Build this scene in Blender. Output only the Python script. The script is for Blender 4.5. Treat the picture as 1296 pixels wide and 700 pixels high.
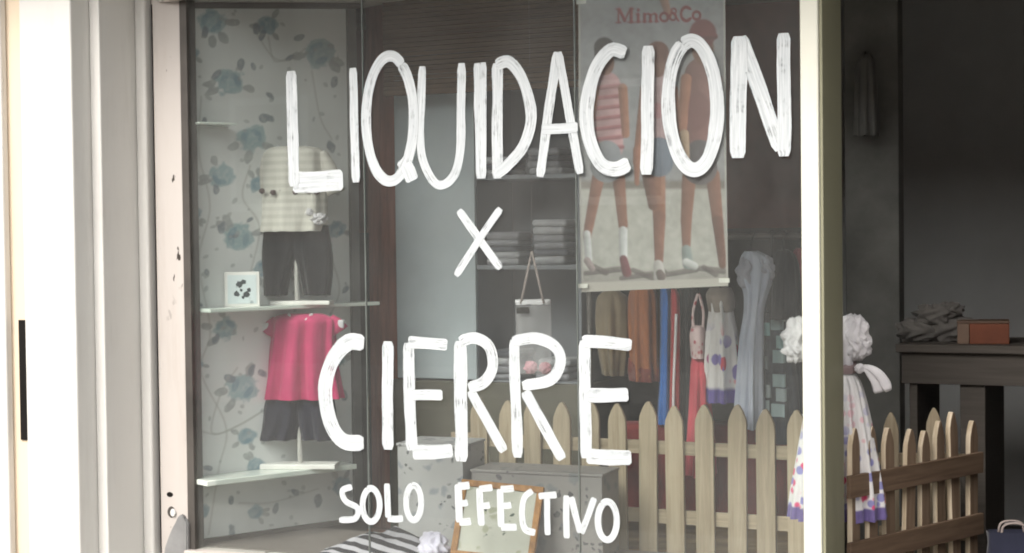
import bpy, bmesh, math, random
import numpy as np
from mathutils import Vector, Matrix, noise
R = math.radians
random.seed(7)
for o in list(bpy.data.objects):
    bpy.data.objects.remove(o)
S = bpy.context.scene
COL = S.collection

# ------------------------------------------------------------------ camera
F, H, ZC = 2200.0, 6.0, 1.6            # focal length in photo pixels, distance to the glass, eye height
YAW, PITCH, ROLL = 25.0, 1.5, -0.7
CM = (Matrix.Rotation(R(YAW), 3, 'Z') @ Matrix.Rotation(R(90 - PITCH), 3, 'X') @ Matrix.Rotation(R(ROLL), 3, 'Z'))
CP = Vector((0, -H, ZC))
cam = bpy.data.cameras.new('camera')
cam.sensor_width = 36; cam.lens = F / 1296 * 36
cam.clip_start = 0.05; cam.clip_end = 2000
camo = bpy.data.objects.new('camera', cam); COL.objects.link(camo)
camo.matrix_world = Matrix.Translation(CP) @ CM.to_4x4()
S.camera = camo

# ------------------------------------------------------------------ sky, sun, exposure
SUN_AZ = Vector((-0.22, -1.0)).normalized(); SUN_EL = 42.0
w = bpy.data.worlds.new('World'); S.world = w; w.use_nodes = True
nt = w.node_tree
sky = nt.nodes.new('ShaderNodeTexSky'); sky.sky_type = 'NISHITA'; sky.sun_disc = False
sky.sun_elevation = R(SUN_EL); sky.sun_rotation = math.atan2(SUN_AZ.x, SUN_AZ.y)
sky.dust_density = 6.0; sky.air_density = 1.2
hs = nt.nodes.new('ShaderNodeHueSaturation'); hs.inputs['Saturation'].default_value = 0.30
nt.links.new(sky.outputs[0], hs.inputs['Color'])
nt.links.new(hs.outputs[0], nt.nodes['Background'].inputs[0])
nt.nodes['Background'].inputs[1].default_value = 0.15
sl = bpy.data.lights.new('sun', 'SUN'); sl.energy = 0.6; sl.angle = R(18); sl.color = (1, 0.96, 0.9)
so = bpy.data.objects.new('sun', sl); COL.objects.link(so)
so.rotation_euler = Vector((-SUN_AZ.x * math.cos(R(SUN_EL)), -SUN_AZ.y * math.cos(R(SUN_EL)), -math.sin(R(SUN_EL)))).to_track_quat('-Z', 'Y').to_euler()
S.view_settings.view_transform = 'Standard'; S.view_settings.look = 'None'
S.view_settings.gamma = 1.0; S.view_settings.exposure = 0.98
S.render.engine = 'CYCLES'
S.cycles.use_denoising = True
S.cycles.max_bounces = 10; S.cycles.transparent_max_bounces = 24; S.cycles.diffuse_bounces = 5
S.cycles.filter_width = 1.9

# ------------------------------------------------------------------ pixel -> place helpers
def ray(px, py): return CM @ Vector(((px - 648) / F, (350 - py) / F, -1))
def WY(px, py, Y): d = ray(px, py); return CP + d * ((Y - CP.y) / d.y)
def WX(px, py, X): d = ray(px, py); return CP + d * ((X - CP.x) / d.x)
def WZ(px, py, Z): d = ray(px, py); return CP + d * ((Z - CP.z) / d.z)
def WP(px, py, p, n):
    d = ray(px, py); return CP + d * ((p - CP).dot(n) / d.dot(n))
def depth(p): return -(CM.transposed() @ (p - CP)).z
def ppm(p): return F / depth(p)                     # pixels per metre at a point

# ------------------------------------------------------------------ object helpers
def tag(o, label=None, cat=None, group=None, kind=None):
    if label: o['label'] = label
    if cat: o['category'] = cat
    if group: o['group'] = group
    if kind: o['kind'] = kind
    return o
def link(name, me, mat=None, parent=None, loc=None, rz=None):
    o = bpy.data.objects.new(name, me); COL.objects.link(o)
    if mat and len(me.materials) == 0: me.materials.append(mat)
    if parent: o.parent = parent
    if loc is not None: o.location = loc
    if rz is not None: o.rotation_euler.z = rz
    return o
def empty(name, loc, rz=0.0):
    o = bpy.data.objects.new(name, None); COL.objects.link(o)
    o.location = loc; o.rotation_euler.z = rz; o.empty_display_size = 0.1
    return o
def mesh(name, verts, faces, smooth=False):
    me = bpy.data.meshes.new(name); me.from_pydata([tuple(v) for v in verts], [], faces)
    if smooth:
        for p in me.polygons: p.use_smooth = True
    me.update(); return me
def frombm(name, bm, smooth=False):
    bmesh.ops.recalc_face_normals(bm, faces=bm.faces)
    me = bpy.data.meshes.new(name); bm.to_mesh(me); bm.free()
    if smooth:
        for p in me.polygons: p.use_smooth = True
    return me
def bbox(bm, x0, x1, y0, y1, z0, z1, bev=0.0):
    r = bmesh.ops.create_cube(bm, size=1)
    for v in r['verts']:
        v.co = Vector(((x0 + x1) / 2 + v.co.x * (x1 - x0), (y0 + y1) / 2 + v.co.y * (y1 - y0), (z0 + z1) / 2 + v.co.z * (z1 - z0)))
    if bev:
        es = list({e for v in r['verts'] for e in v.link_edges})
        bmesh.ops.bevel(bm, geom=es, offset=bev, segments=2, affect='EDGES', profile=0.5)
def box(name, x0, x1, y0, y1, z0, z1, mat, parent=None, bev=0.0, loc=None, rz=None):
    bm = bmesh.new(); bbox(bm, x0, x1, y0, y1, z0, z1, bev)
    return link(name, frombm(name, bm), mat, parent, loc, rz)
def prism(name, pts, z0, z1, mat, parent=None):
    """vertical prism over an XY outline"""
    n = len(pts)
    v = [(p[0], p[1], z0) for p in pts] + [(p[0], p[1], z1) for p in pts]
    f = [tuple(range(n))[::-1], tuple(range(n, 2 * n))] + [(i, (i + 1) % n, n + (i + 1) % n, n + i) for i in range(n)]
    bm = bmesh.new(); me = mesh(name, v, f); bm.from_mesh(me)
    return link(name, frombm(name, bm), mat, parent)
def tube(bm, pts, rad, n=10, flat=1.0):
    """swept tube; rad a number or a list; flat squashes it along the sweep's binormal"""
    pts = [Vector(p) for p in pts]; rings = []
    if not hasattr(rad, '__len__'): rad = [rad] * len(pts)
    up0 = Vector((0, 1, 0.02))
    for i, p in enumerate(pts):
        t = (pts[min(i + 1, len(pts) - 1)] - pts[max(i - 1, 0)]).normalized()
        a = t.cross(up0)
        if a.length < 1e-4: a = t.cross(Vector((1, 0, 0)))
        a.normalize(); b = a.cross(t).normalized()
        rings.append([bm.verts.new(p + a * rad[i] * math.cos(k * 2 * math.pi / n) + b * rad[i] * flat * math.sin(k * 2 * math.pi / n)) for k in range(n)])
    for r0, r1 in zip(rings, rings[1:]):
        for k in range(n): bm.faces.new((r0[k], r0[(k + 1) % n], r1[(k + 1) % n], r1[k]))
    bm.faces.new(rings[0]); bm.faces.new(rings[-1])
def spline(pts, per=8):
    pts = [np.array(p, float) for p in pts]
    if len(pts) < 3: 
        return [pts[0] + (pts[1] - pts[0]) * t for t in np.linspace(0, 1, per + 1)]
    q = [2 * pts[0] - pts[1]] + pts + [2 * pts[-1] - pts[-2]]; out = []
    for i in range(1, len(q) - 2):
        for k in range(per):
            t = k / per
            out.append(0.5 * ((2 * q[i]) + (-q[i - 1] + q[i + 1]) * t + (2 * q[i - 1] - 5 * q[i] + 4 * q[i + 1] - q[i + 2]) * t * t + (-q[i - 1] + 3 * q[i] - 3 * q[i + 1] + q[i + 2]) * t ** 3))
    out.append(pts[-1]); return out

# ------------------------------------------------------------------ materials
def lin(c):
    c = [x / 255 for x in c]
    return tuple(x / 12.92 if x <= 0.04045 else ((x + 0.055) / 1.055) ** 2.4 for x in c) + (1,)
class N:
    def __init__(s, name):
        s.m = bpy.data.materials.new(name); s.m.use_nodes = True; s.t = s.m.node_tree
        s.b = s.t.nodes['Principled BSDF']; s.out = s.t.nodes['Material Output']; s._tc = None
    def n(s, typ, **kw):
        x = s.t.nodes.new('ShaderNode' + typ)
        for k, v in kw.items():
            if k.startswith('i_'): s.set(x.inputs[k[2:].replace('_', ' ')], v)
            else: setattr(x, k, v)
        return x
    def set(s, sock, v):
        if hasattr(v, 'is_output'): s.t.links.new(v, sock)
        elif hasattr(v, '__len__') and len(v) == 3 and sock.type == 'RGBA': sock.default_value = (*v, 1)
        else: sock.default_value = v
    def tc(s, which='Object'):
        if not s._tc: s._tc = s.n('TexCoord')
        return s._tc.outputs[which]
    def map(s, vec, scale=(1, 1, 1), loc=(0, 0, 0)):
        x = s.n('Mapping'); s.set(x.inputs['Vector'], vec); x.inputs['Scale'].default_value = scale; x.inputs['Location'].default_value = loc
        return x.outputs[0]
    def noise(s, vec, scale, detail=4, rough=0.55, dist=0.0):
        x = s.n('TexNoise', i_Scale=scale, i_Detail=detail, i_Roughness=rough, i_Distortion=dist); s.set(x.inputs['Vector'], vec); return x.outputs['Fac']
    def math(s, op, a, b=0.0, clamp=False):
        x = s.n('Math', operation=op, use_clamp=clamp); s.set(x.inputs[0], a); s.set(x.inputs[1], b); return x.outputs[0]
    def ramp(s, fac, lo, hi, a=0.0, b=1.0):
        x = s.n('MapRange', clamp=True); s.set(x.inputs['Value'], fac)
        for k, v in (('From Min', lo), ('From Max', hi), ('To Min', a), ('To Max', b)): x.inputs[k].default_value = v
        return x.outputs[0]
    def mix(s, fac, a, b, blend='MIX'):
        x = s.n('Mix', data_type='RGBA', blend_type=blend); s.set(x.inputs[0], fac); s.set(x.inputs[6], a); s.set(x.inputs[7], b); return x.outputs[2]
    def sep(s, vec):
        x = s.n('SeparateXYZ'); s.set(x.inputs[0], vec); return x.outputs
    def col(s, c): s.set(s.b.inputs['Base Color'], c); return s
    def bump(s, h, strength=0.3, dist=0.01):
        x = s.n('Bump'); x.inputs['Strength'].default_value = strength; x.inputs['Distance'].default_value = dist
        s.set(x.inputs['Height'], h); s.set(s.b.inputs['Normal'], x.outputs[0]); return s
    def rough(s, r, spec=0.5): s.set(s.b.inputs['Roughness'], r); s.b.inputs['Specular IOR Level'].default_value = spec; return s

def paint(name, c, dirt=(110, 100, 88), amount=0.35, chips=0.0, rough=0.55, chipcol=(60, 52, 46)):
    m = N(name); v = m.tc()
    big = m.noise(m.map(v, (3, 3, 0.7)), 1.6, 5, 0.6)
    fine = m.noise(m.map(v, (14, 14, 1.6)), 3, 6, 0.65)
    d = m.math('MULTIPLY', m.ramp(big, 0.45, 0.8), m.ramp(fine, 0.35, 0.75))
    c1 = m.mix(m.math('MULTIPLY', d, amount), lin(c), lin(dirt))
    if chips:
        ch = m.noise(m.map(v, (1, 1, 0.45)), 26, 3, 0.5)
        g = m.noise(v, 2.3, 2)
        k = m.math('MULTIPLY', m.ramp(ch, 0.70 - chips, 0.72 - chips), m.ramp(g, 0.48, 0.55))
        c1 = m.mix(k, c1, lin(chipcol))
    m.col(c1).rough(rough, 0.4)
    m.bump(m.noise(m.map(v, (1, 1, 0.5)), 60, 4), 0.12, 0.004)
    return m.m
def wood(name, c, dark, scale=1.0, along='Z', rough=0.75, contrast=1.0):
    m = N(name); v = m.tc()
    sc = {'Z': (22, 22, 1.2), 'X': (1.2, 22, 22), 'Y': (22, 1.2, 22)}[along]
    oi = m.n('ObjectInfo')
    vv = m.n('VectorMath', operation='ADD'); m.set(vv.inputs[0], v)
    cx = m.n('CombineXYZ'); m.set(cx.inputs[0], m.math('MULTIPLY', oi.outputs['Random'], 7)); m.set(cx.inputs[2], m.math('MULTIPLY', oi.outputs['Random'], 31)); m.set(vv.inputs[1], cx.outputs[0])
    g = m.noise(m.map(vv.outputs[0], sc), 2.2 * scale, 6, 0.6, 0.6)
    k = m.noise(vv.outputs[0], 5, 3)
    c1 = m.mix(m.ramp(g, 0.35, 0.7), lin(c), lin(dark))
    c1 = m.mix(m.math('MULTIPLY', m.ramp(k, 0.55, 0.75), 0.35), c1, lin(dark))
    hsv = m.n('HueSaturation'); m.set(hsv.inputs['Color'], c1); m.set(hsv.inputs['Value'], m.ramp(oi.outputs['Random'], 0, 1, 1 - 0.14 * contrast, 1 + 0.1 * contrast))
    m.col(hsv.outputs[0]).rough(rough, 0.3).bump(g, 0.25, 0.004)
    return m.m
def fabric(name, c, c2=None, wr=6.0, trans=0.0, rough=0.9):
    m = N(name); v = m.tc()
    big = m.noise(v, wr, 3, 0.5)
    c1 = m.mix(m.ramp(big, 0.35, 0.7), lin(c), lin(c2 or tuple(int(x * 0.86) for x in c)))
    m.col(c1).rough(rough, 0.2)
    if 'Sheen Weight' in m.b.inputs: m.b.inputs['Sheen Weight'].default_value = 0.15
    wv = m.noise(m.map(v, (1, 1, 0.35)), 22, 5, 0.6)
    m.bump(wv, 0.5, 0.012)
    return m
def flat(name, c, rough=0.6, spec=0.4, metal=0.0, bump=0.0, var=0.25):
    m = N(name); v = m.tc()
    k = m.noise(v, 4, 5, 0.6)
    m.col(m.mix(m.ramp(k, 0.3, 0.75), lin(c), lin(tuple(int(x * (1 - var)) for x in c)))).rough(rough, spec)
    m.b.inputs['Metallic'].default_value = metal
    if bump: m.bump(m.noise(v, 45, 5), bump, 0.005)
    return m.m

M = {}
M['white_paint'] = paint('white_paint', (218, 216, 211), (156, 150, 140), 0.6, 0.0, 0.6)
M['frame_paint'] = paint('frame_paint', (196, 189, 183), (150, 132, 116), 0.6, 0.035, 0.5)
M['post_paint'] = paint('post_paint', (220, 219, 206), (160, 150, 126), 0.45, 0.0, 0.5)
M['olive_shade_and_paint'] = paint('olive_shade_and_paint', (140, 138, 116), (96, 92, 76), 0.5, 0.0, 0.55)  # olive tone holding the shade on the door post's side
M['beige_plaster'] = paint('beige_plaster', (226, 208, 184), (170, 150, 128), 0.5, 0, 0.85)
M['dark_steel'] = flat('dark_steel', (98, 93, 88), 0.5, 0.5, 0.3)
M['platform_paint'] = paint('platform_paint', (108, 101, 96), (80, 73, 68), 0.5, 0.0, 0.6)
M['black_gap'] = flat('black_gap', (34, 32, 30), 0.9, 0.1)
M['grey_metal'] = flat('grey_metal', (176, 176, 176), 0.45, 0.5, 0.4)
M['pine'] = wood('pine', (172, 158, 136), (144, 129, 107))
M['pine_x'] = wood('pine_x', (168, 154, 132), (140, 125, 104), along='X')
M['brown_wood'] = wood('brown_wood', (122, 100, 82), (92, 72, 58))
M['brown_wood_x'] = wood('brown_wood_x', (116, 94, 76), (88, 68, 54), along='X')
M['gold_wood'] = wood('gold_wood', (160, 116, 68), (122, 84, 46))
M['pilaster_stone'] = paint('base_stone', (190, 186, 178), (120, 112, 104), 0.7, 0.03, 0.8)
M['white_satin'] = flat('white_satin', (232, 230, 226), 0.45, 0.5, 0, 0, 0.08)
M['inner_floor'] = flat('inner_floor', (96, 88, 82), 0.6, 0.4)
M['brown_wall'] = flat('brown_wall', (166, 102, 88), 0.8, 0.3, 0, 0.1)
M['grey_wall'] = flat('grey_wall', (84, 82, 80), 0.8, 0.3, 0, 0.1)
M['dark_wall'] = flat('dark_wall', (200, 200, 200), 0.85, 0.2, 0, 0.05, 0.05)
M['ceiling'] = flat('ceiling_paint', (188, 182, 172), 0.9, 0.2)
M['asphalt'] = flat('asphalt', (66, 66, 68), 0.9, 0.3, 0, 0.4)
M['pavement'] = flat('pavement', (172, 168, 160), 0.85, 0.3, 0, 0.3)

def attr_mat(name, attr='print', rough=0.5, bump=0.05):
    m = N(name); a = m.n('Attribute'); a.attribute_name = attr
    v = m.tc(); k = m.noise(v, 3.0, 4)
    m.col(m.mix(m.ramp(k, 0.4, 0.8, 0, 0.12), a.outputs['Color'], lin((140, 128, 112)))).rough(rough, 0.35)
    m.bump(m.noise(v, 30, 3), bump, 0.004)
    return m.m

# glass: thin clear sheet, weak mirror that strengthens at grazing angles
def glass():
    m = N('window_glass'); t = m.t
    lw = m.n('LayerWeight'); lw.inputs['Blend'].default_value = 0.5
    f = m.math('POWER', lw.outputs['Facing'], 4.0)
    fac = m.math('ADD', m.math('MULTIPLY', f, 0.85), 0.034, True)
    tr = m.n('BsdfTransparent'); tr.inputs[0].default_value = (0.965, 0.985, 0.975, 1)
    gl = m.n('BsdfGlossy'); gl.inputs['Roughness'].default_value = 0.015
    reflect_veil = m.n('BsdfDiffuse'); reflect_veil.inputs[0].default_value = (0.75, 0.74, 0.72, 1)  # milky veil of street reflections, painted as a pale diffuse layer
    mx = m.n('MixShader'); m.set(mx.inputs[0], fac); t.links.new(tr.outputs[0], mx.inputs[1]); t.links.new(gl.outputs[0], mx.inputs[2])
    v = m.tc(); k = m.noise(m.map(v, (1, 1, 0.5)), 2.0, 5, 0.65)
    mx2 = m.n('MixShader'); m.set(mx2.inputs[0], m.ramp(k, 0.35, 0.8, 0.020, 0.050))
    t.links.new(mx.outputs[0], mx2.inputs[1]); t.links.new(reflect_veil.outputs[0], mx2.inputs[2])
    t.links.new(mx2.outputs[0], m.out.inputs[0]); return m.m
M['glass'] = glass()
def letter_paint():
    m = N('brushed_white_paint'); t = m.t
    uv = m.n('UVMap'); uv.uv_map = 'stroke'
    oi = m.n('ObjectInfo')
    cx = m.n('CombineXYZ'); m.set(cx.inputs[0], m.math('MULTIPLY', oi.outputs['Random'], 53)); m.set(cx.inputs[1], m.math('MULTIPLY', oi.outputs['Random'], 17))
    va = m.n('VectorMath', operation='ADD'); m.set(va.inputs[0], uv.outputs[0]); m.set(va.inputs[1], cx.outputs[0])
    s = m.noise(m.map(va.outputs[0], (1.6, 9.0, 1)), 1.0, 5, 0.65)              # bristle streaks along the stroke
    b = m.noise(m.map(va.outputs[0], (3.2, 0.9, 1)), 1.0, 3, 0.6)              # where the brush ran dry
    sp = m.sep(uv.outputs[0])
    e = m.math('ABSOLUTE', m.math('SUBTRACT', sp[1], 0.5))
    edge = m.ramp(m.math('ADD', e, m.math('MULTIPLY', m.math('SUBTRACT', s, 0.5), 0.16)), 0.45, 0.49)
    dry = m.math('MULTIPLY', m.ramp(b, 0.50, 0.66), m.ramp(s, 0.44, 0.58))
    thin = m.ramp(s, 0.30, 0.62, 0.0, 0.14)
    hole = m.math('MAXIMUM', m.math('MAXIMUM', edge, m.math('MULTIPLY', dry, 0.72)), thin)
    m.col(m.mix(m.ramp(s, 0.3, 0.7), lin((212, 215, 216)), lin((182, 188, 191)))).rough(0.6, 0.3)
    m.set(m.b.inputs['Alpha'], m.math('SUBTRACT', 1.0, hole, True))
    m.bump(s, 0.25, 0.002)
    return m.m
M['letter_paint'] = letter_paint()

# ================================================================== SETTING
ZD = 0.29                                   # display platform height
ground = box('ground', -300, 300, -300, 300, -0.4, -0.13, M['asphalt']); tag(ground, kind='structure')
pav = box('pavement', -40, 40, -2.6, 0.02, -0.3, 0.0, M['pavement'], bev=0.01); tag(pav, kind='structure')
pav2 = box('pavement', -40, 40, -13.4, -9.0, -0.3, 0.0, M['pavement'], bev=0.01); tag(pav2, kind='structure')
RX0, RX1, RY1, RZ1 = -5.6, 1.6, 3.0, 2.8    # the shop room
tag(box('shop_floor', RX0, RX1, 0.03, RY1, 0.0, 0.08, M['inner_floor']), kind='structure')
tag(box('ceiling', RX0, RX1, 0.03, RY1, RZ1, RZ1 + 0.2, M['ceiling']), kind='structure')
WBX = WY(1050, 300, 3.0).x
wb = tag(box('wall_back', RX0 - 0.2, WBX, RY1, RY1 + 0.2, 0.0, RZ1 + 0.2, M['brown_wall']), kind='structure')
box('dado', RX0, WBX, RY1 - 0.012, RY1 - 0.002, 0.08, 1.6, M['grey_wall'], wb)
tag(box('wall_back_of_entrance', WBX + .001, RX1 + 0.2, RY1, RY1 + 0.2, 0.0, RZ1 + 0.2, M['dark_wall']), kind='structure')
tag(box('wall_left', RX0 - 0.2, RX0, 0.03, RY1, 0.0, RZ1 + 0.2, M['grey_wall']), kind='structure')
tag(box('wall_right', RX1, RX1 + 0.2, 0.03, RY1, 0.0, RZ1 + 0.2, M['dark_wall']), kind='structure')

# ------------------------------------------------------------------ shop front (the building's street side)
front = tag(empty('shop_building', (-4.6, -0.38, 0)), 'white stepped plaster shop front with beige wall around the painted window', 'building')
def fr(name, o):                            # parent while keeping world coordinates
    o.parent = front; o.matrix_parent_inverse = front.matrix_basis.inverted(); return o
front_mwi = Matrix.Translation(front.location).inverted()
def fpart(o):
    o.parent = front; o.matrix_parent_inverse = front_mwi; return o
Y0 = -0.382
a = WY(30, 350, Y0).x; b = WY(95, 350, Y0).x; y1 = WX(118, 350, b).y; c = WY(131, 350, y1).x
y2 = WX(175, 350, c).y; d = WY(188, 350, y2).x
FX0 = WY(199, 350, 0.0).x; FX1 = WY(235, 350, 0).x
bev = 0.012
def pier(name, pts, z0, z1, mat, bev=0.008):
    bm = bmesh.new(); n = len(pts)
    lo = [bm.verts.new((p[0], p[1], z0)) for p in pts]; hi = [bm.verts.new((p[0], p[1], z1)) for p in pts]
    bm.faces.new(lo); bm.faces.new(hi)
    for i in range(n): bm.faces.new((lo[i], lo[(i + 1) % n], hi[(i + 1) % n], hi[i]))
    bmesh.ops.recalc_face_normals(bm, faces=bm.faces)
    es = [e for e in bm.edges if abs(e.verts[0].co.z - e.verts[1].co.z) > 0.1]
    bmesh.ops.bevel(bm, geom=es, offset=bev, segments=3, affect='EDGES', profile=0.5)
    return fpart(link(name, frombm(name, bm), mat))
ZB = 0.245
pier('pilaster', [(a, Y0), (b, Y0), (b, 0.05), (a, 0.05)], ZB, 3.6, M['white_paint'])
pier('pilaster_step', [(b + .001, y1), (c, y1), (c, 0.04), (b + .001, 0.04)], ZB, 3.6, M['white_paint'], 0.006)
pier('bead', [(c + .001, y2), (d, y2), (d, 0.03), (c + .001, 0.03)], 0.0, 3.6, M['white_paint'], 0.01)
pier('plinth_block', [(a - .012, Y0 - .02), (b + .014, Y0 - .02), (b + .014, 0.0), (a - .012, 0.0)], 0.0, ZB - .002, M['pilaster_stone'])
pier('plinth_block', [(b + .016, y1 - .014), (c - .001, y1 - .014), (c - .001, 0.0), (b + .016, 0.0)], 0.0, ZB - .004, M['pilaster_stone'])
pier('beige_wall', [(-9.0, Y0 + .03), (a - .001, Y0 + .03), (a - .001, 0.2), (-9.0, 0.2)], 0.0, 3.6, M['beige_plaster'])
xs = WY(6, 350, Y0 - .01).x
pier('white_strip', [(-9.0, Y0 - .01), (xs, Y0 - .01), (xs, Y0 + .029), (-9.0, Y0 + .029)], 0.0, 3.6, M['white_paint'])
# narrow dark slot sunk where wall and pilaster meet
pz0, pz1 = WY(28, 557, Y0 + .02).z, WY(28, 405, Y0 + .02).z
fpart(box('shutter_slot', WY(24, 480, Y0 + .02).x, a - .002, Y0 + .022, Y0 + .029, pz0, pz1, M['black_gap'], bev=.002))
fpart(box('shadow_gap', d + .001, FX0 + .004, 0.012, 0.05, 0.0, 3.6, M['black_gap']))
fpart(box('lintel', d + .001, 2.5, -0.10, 0.03, 2.62, 3.6, M['white_paint'], bev=.01))
PX0, PX1 = WY(1015, 350, 0).x, WY(1038, 350, 0).x
PY1 = WX(1063, 350, PX1).y
fpart(box('door_reveal', -0.80, 2.5, -0.38, 0.28, 0.0, 2.618, M['white_paint'], bev=.01))
fpart(box('stall_riser', d + .001, PX0 - .001, -0.03, 0.03, 0.0, ZD - .035, M['white_paint'], bev=.006))
fpart(box('unseen_canopy', -9.0, 2.5, -0.95, -0.101, 3.05, 3.2, M['white_paint'], bev=.01))  # unseen canopy, added to shade the upper shop front
# upper storey and its parapet, out of view
fpart(box('upper_wall', -9.0, 2.5, 0.0, 3.2, 3.602, 5.6, M['beige_plaster']))

# ------------------------------------------------------------------ shop window: frame, panes, painted letters
win = tag(empty('shop_window', (-3.0, 0, ZD)), 'large shop window of three glass panes painted with white closing-sale words', 'window')
wmi = Matrix.Translation(win.location).inverted()
def wpart(o, p=None):
    o.parent = p or win
    o.matrix_parent_inverse = wmi
    return o
ZT = 2.615
stile = wpart(box('frame_stile', FX0 + .006, FX1, -0.012, 0.045, 0.0, ZT, M['frame_paint'], bev=.004))
wpart(box('steel_edge', FX1 + .001, WY(244, 350, 0).x, -0.016, 0.05, ZD - .03, ZT - .01, M['dark_steel'], bev=.002))
wpart(box('sill', FX1 + .001, PX0 - .001, -0.05, 0.06, ZD - .034, ZD - .004, M['frame_paint'], bev=.004))
wpart(box('head_rail', FX1 + .001, PX0 - .001, -0.02, 0.04, ZT - .012, ZT + .03, M['frame_paint'], bev=.003))
# lock holes and a grey bracket low on the stile
def disc(name, c, r, th, mat, n=20, sx=1.0):
    bm = bmesh.new(); r1 = []; r2 = []
    for k in range(n):
        an = 2 * math.pi * k / n
        r1.append(bm.verts.new((c.x + r * sx * math.cos(an), c.y, c.z + r * math.sin(an))))
        r2.append(bm.verts.new((c.x + r * .85 * sx * math.cos(an), c.y - th, c.z + r * .85 * math.sin(an))))
    bm.faces.new(r2); bm.faces.new(r1)
    for k in range(n): bm.faces.new((r1[k], r1[(k + 1) % n], r2[(k + 1) % n], r2[k]))
    return link(name, frombm(name, bm), mat)
wpart(disc('lock_cylinder', WY(217, 648, -.012), 0.024, 0.006, M['dark_steel'], sx=.8))
wpart(disc('lock_face', WY(219, 649, -.0185), 0.017, 0.004, M['white_satin'], sx=.8))
wpart(disc('screw_hole', WY(215, 626, -.012), 0.011, 0.002, M['black_gap'], sx=1.5))
def bracket():
    q = [(229, 652), (234, 650), (236, 658), (241, 660), (241, 706), (210, 706), (213, 692), (217, 680), (222, 668)]
    bm = bmesh.new(); P = [WY(x, y, -.013) for x, y in q]
    f = [bm.verts.new(p) for p in P]; g = [bm.verts.new(p + Vector((0, -.022, 0))) for p in P]; n = len(P)
    bm.faces.new(f); bm.faces.new(g)
    for i in range(n): bm.faces.new((f[i], f[(i + 1) % n], g[(i + 1) % n], g[i]))
    bmesh.ops.bevel(bm, geom=list(bm.edges), offset=.005, segments=2, affect='EDGES')
    return link('lock_bracket', frombm('lock_bracket', bm), M['grey_metal'])
wpart(bracket())
G0, J1, J2, G1 = WY(243, 350, 0).x, WY(462.5, 350, 0).x, WY(730, 350, 0).x, PX0 - .002
M['joint'] = flat('clear_joint', (120, 126, 122), 0.3, 0.6)
panes = []
for x0, x1 in ((G0, J1 - .004), (J1 + .004, J2 - .004), (J2 + .004, G1)):
    p = box('glass_pane', x0, x1, 0.0, 0.008, ZD - .005, ZT - .011, M['glass']); wpart(p); panes.append((x0, x1, p))
for x in (J1, J2):
    wpart(box('pane_joint', x - .0022, x + .0022, -.001, 0.009, ZD - .005, ZT - .011, M['joint'], bev=.001))

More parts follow.
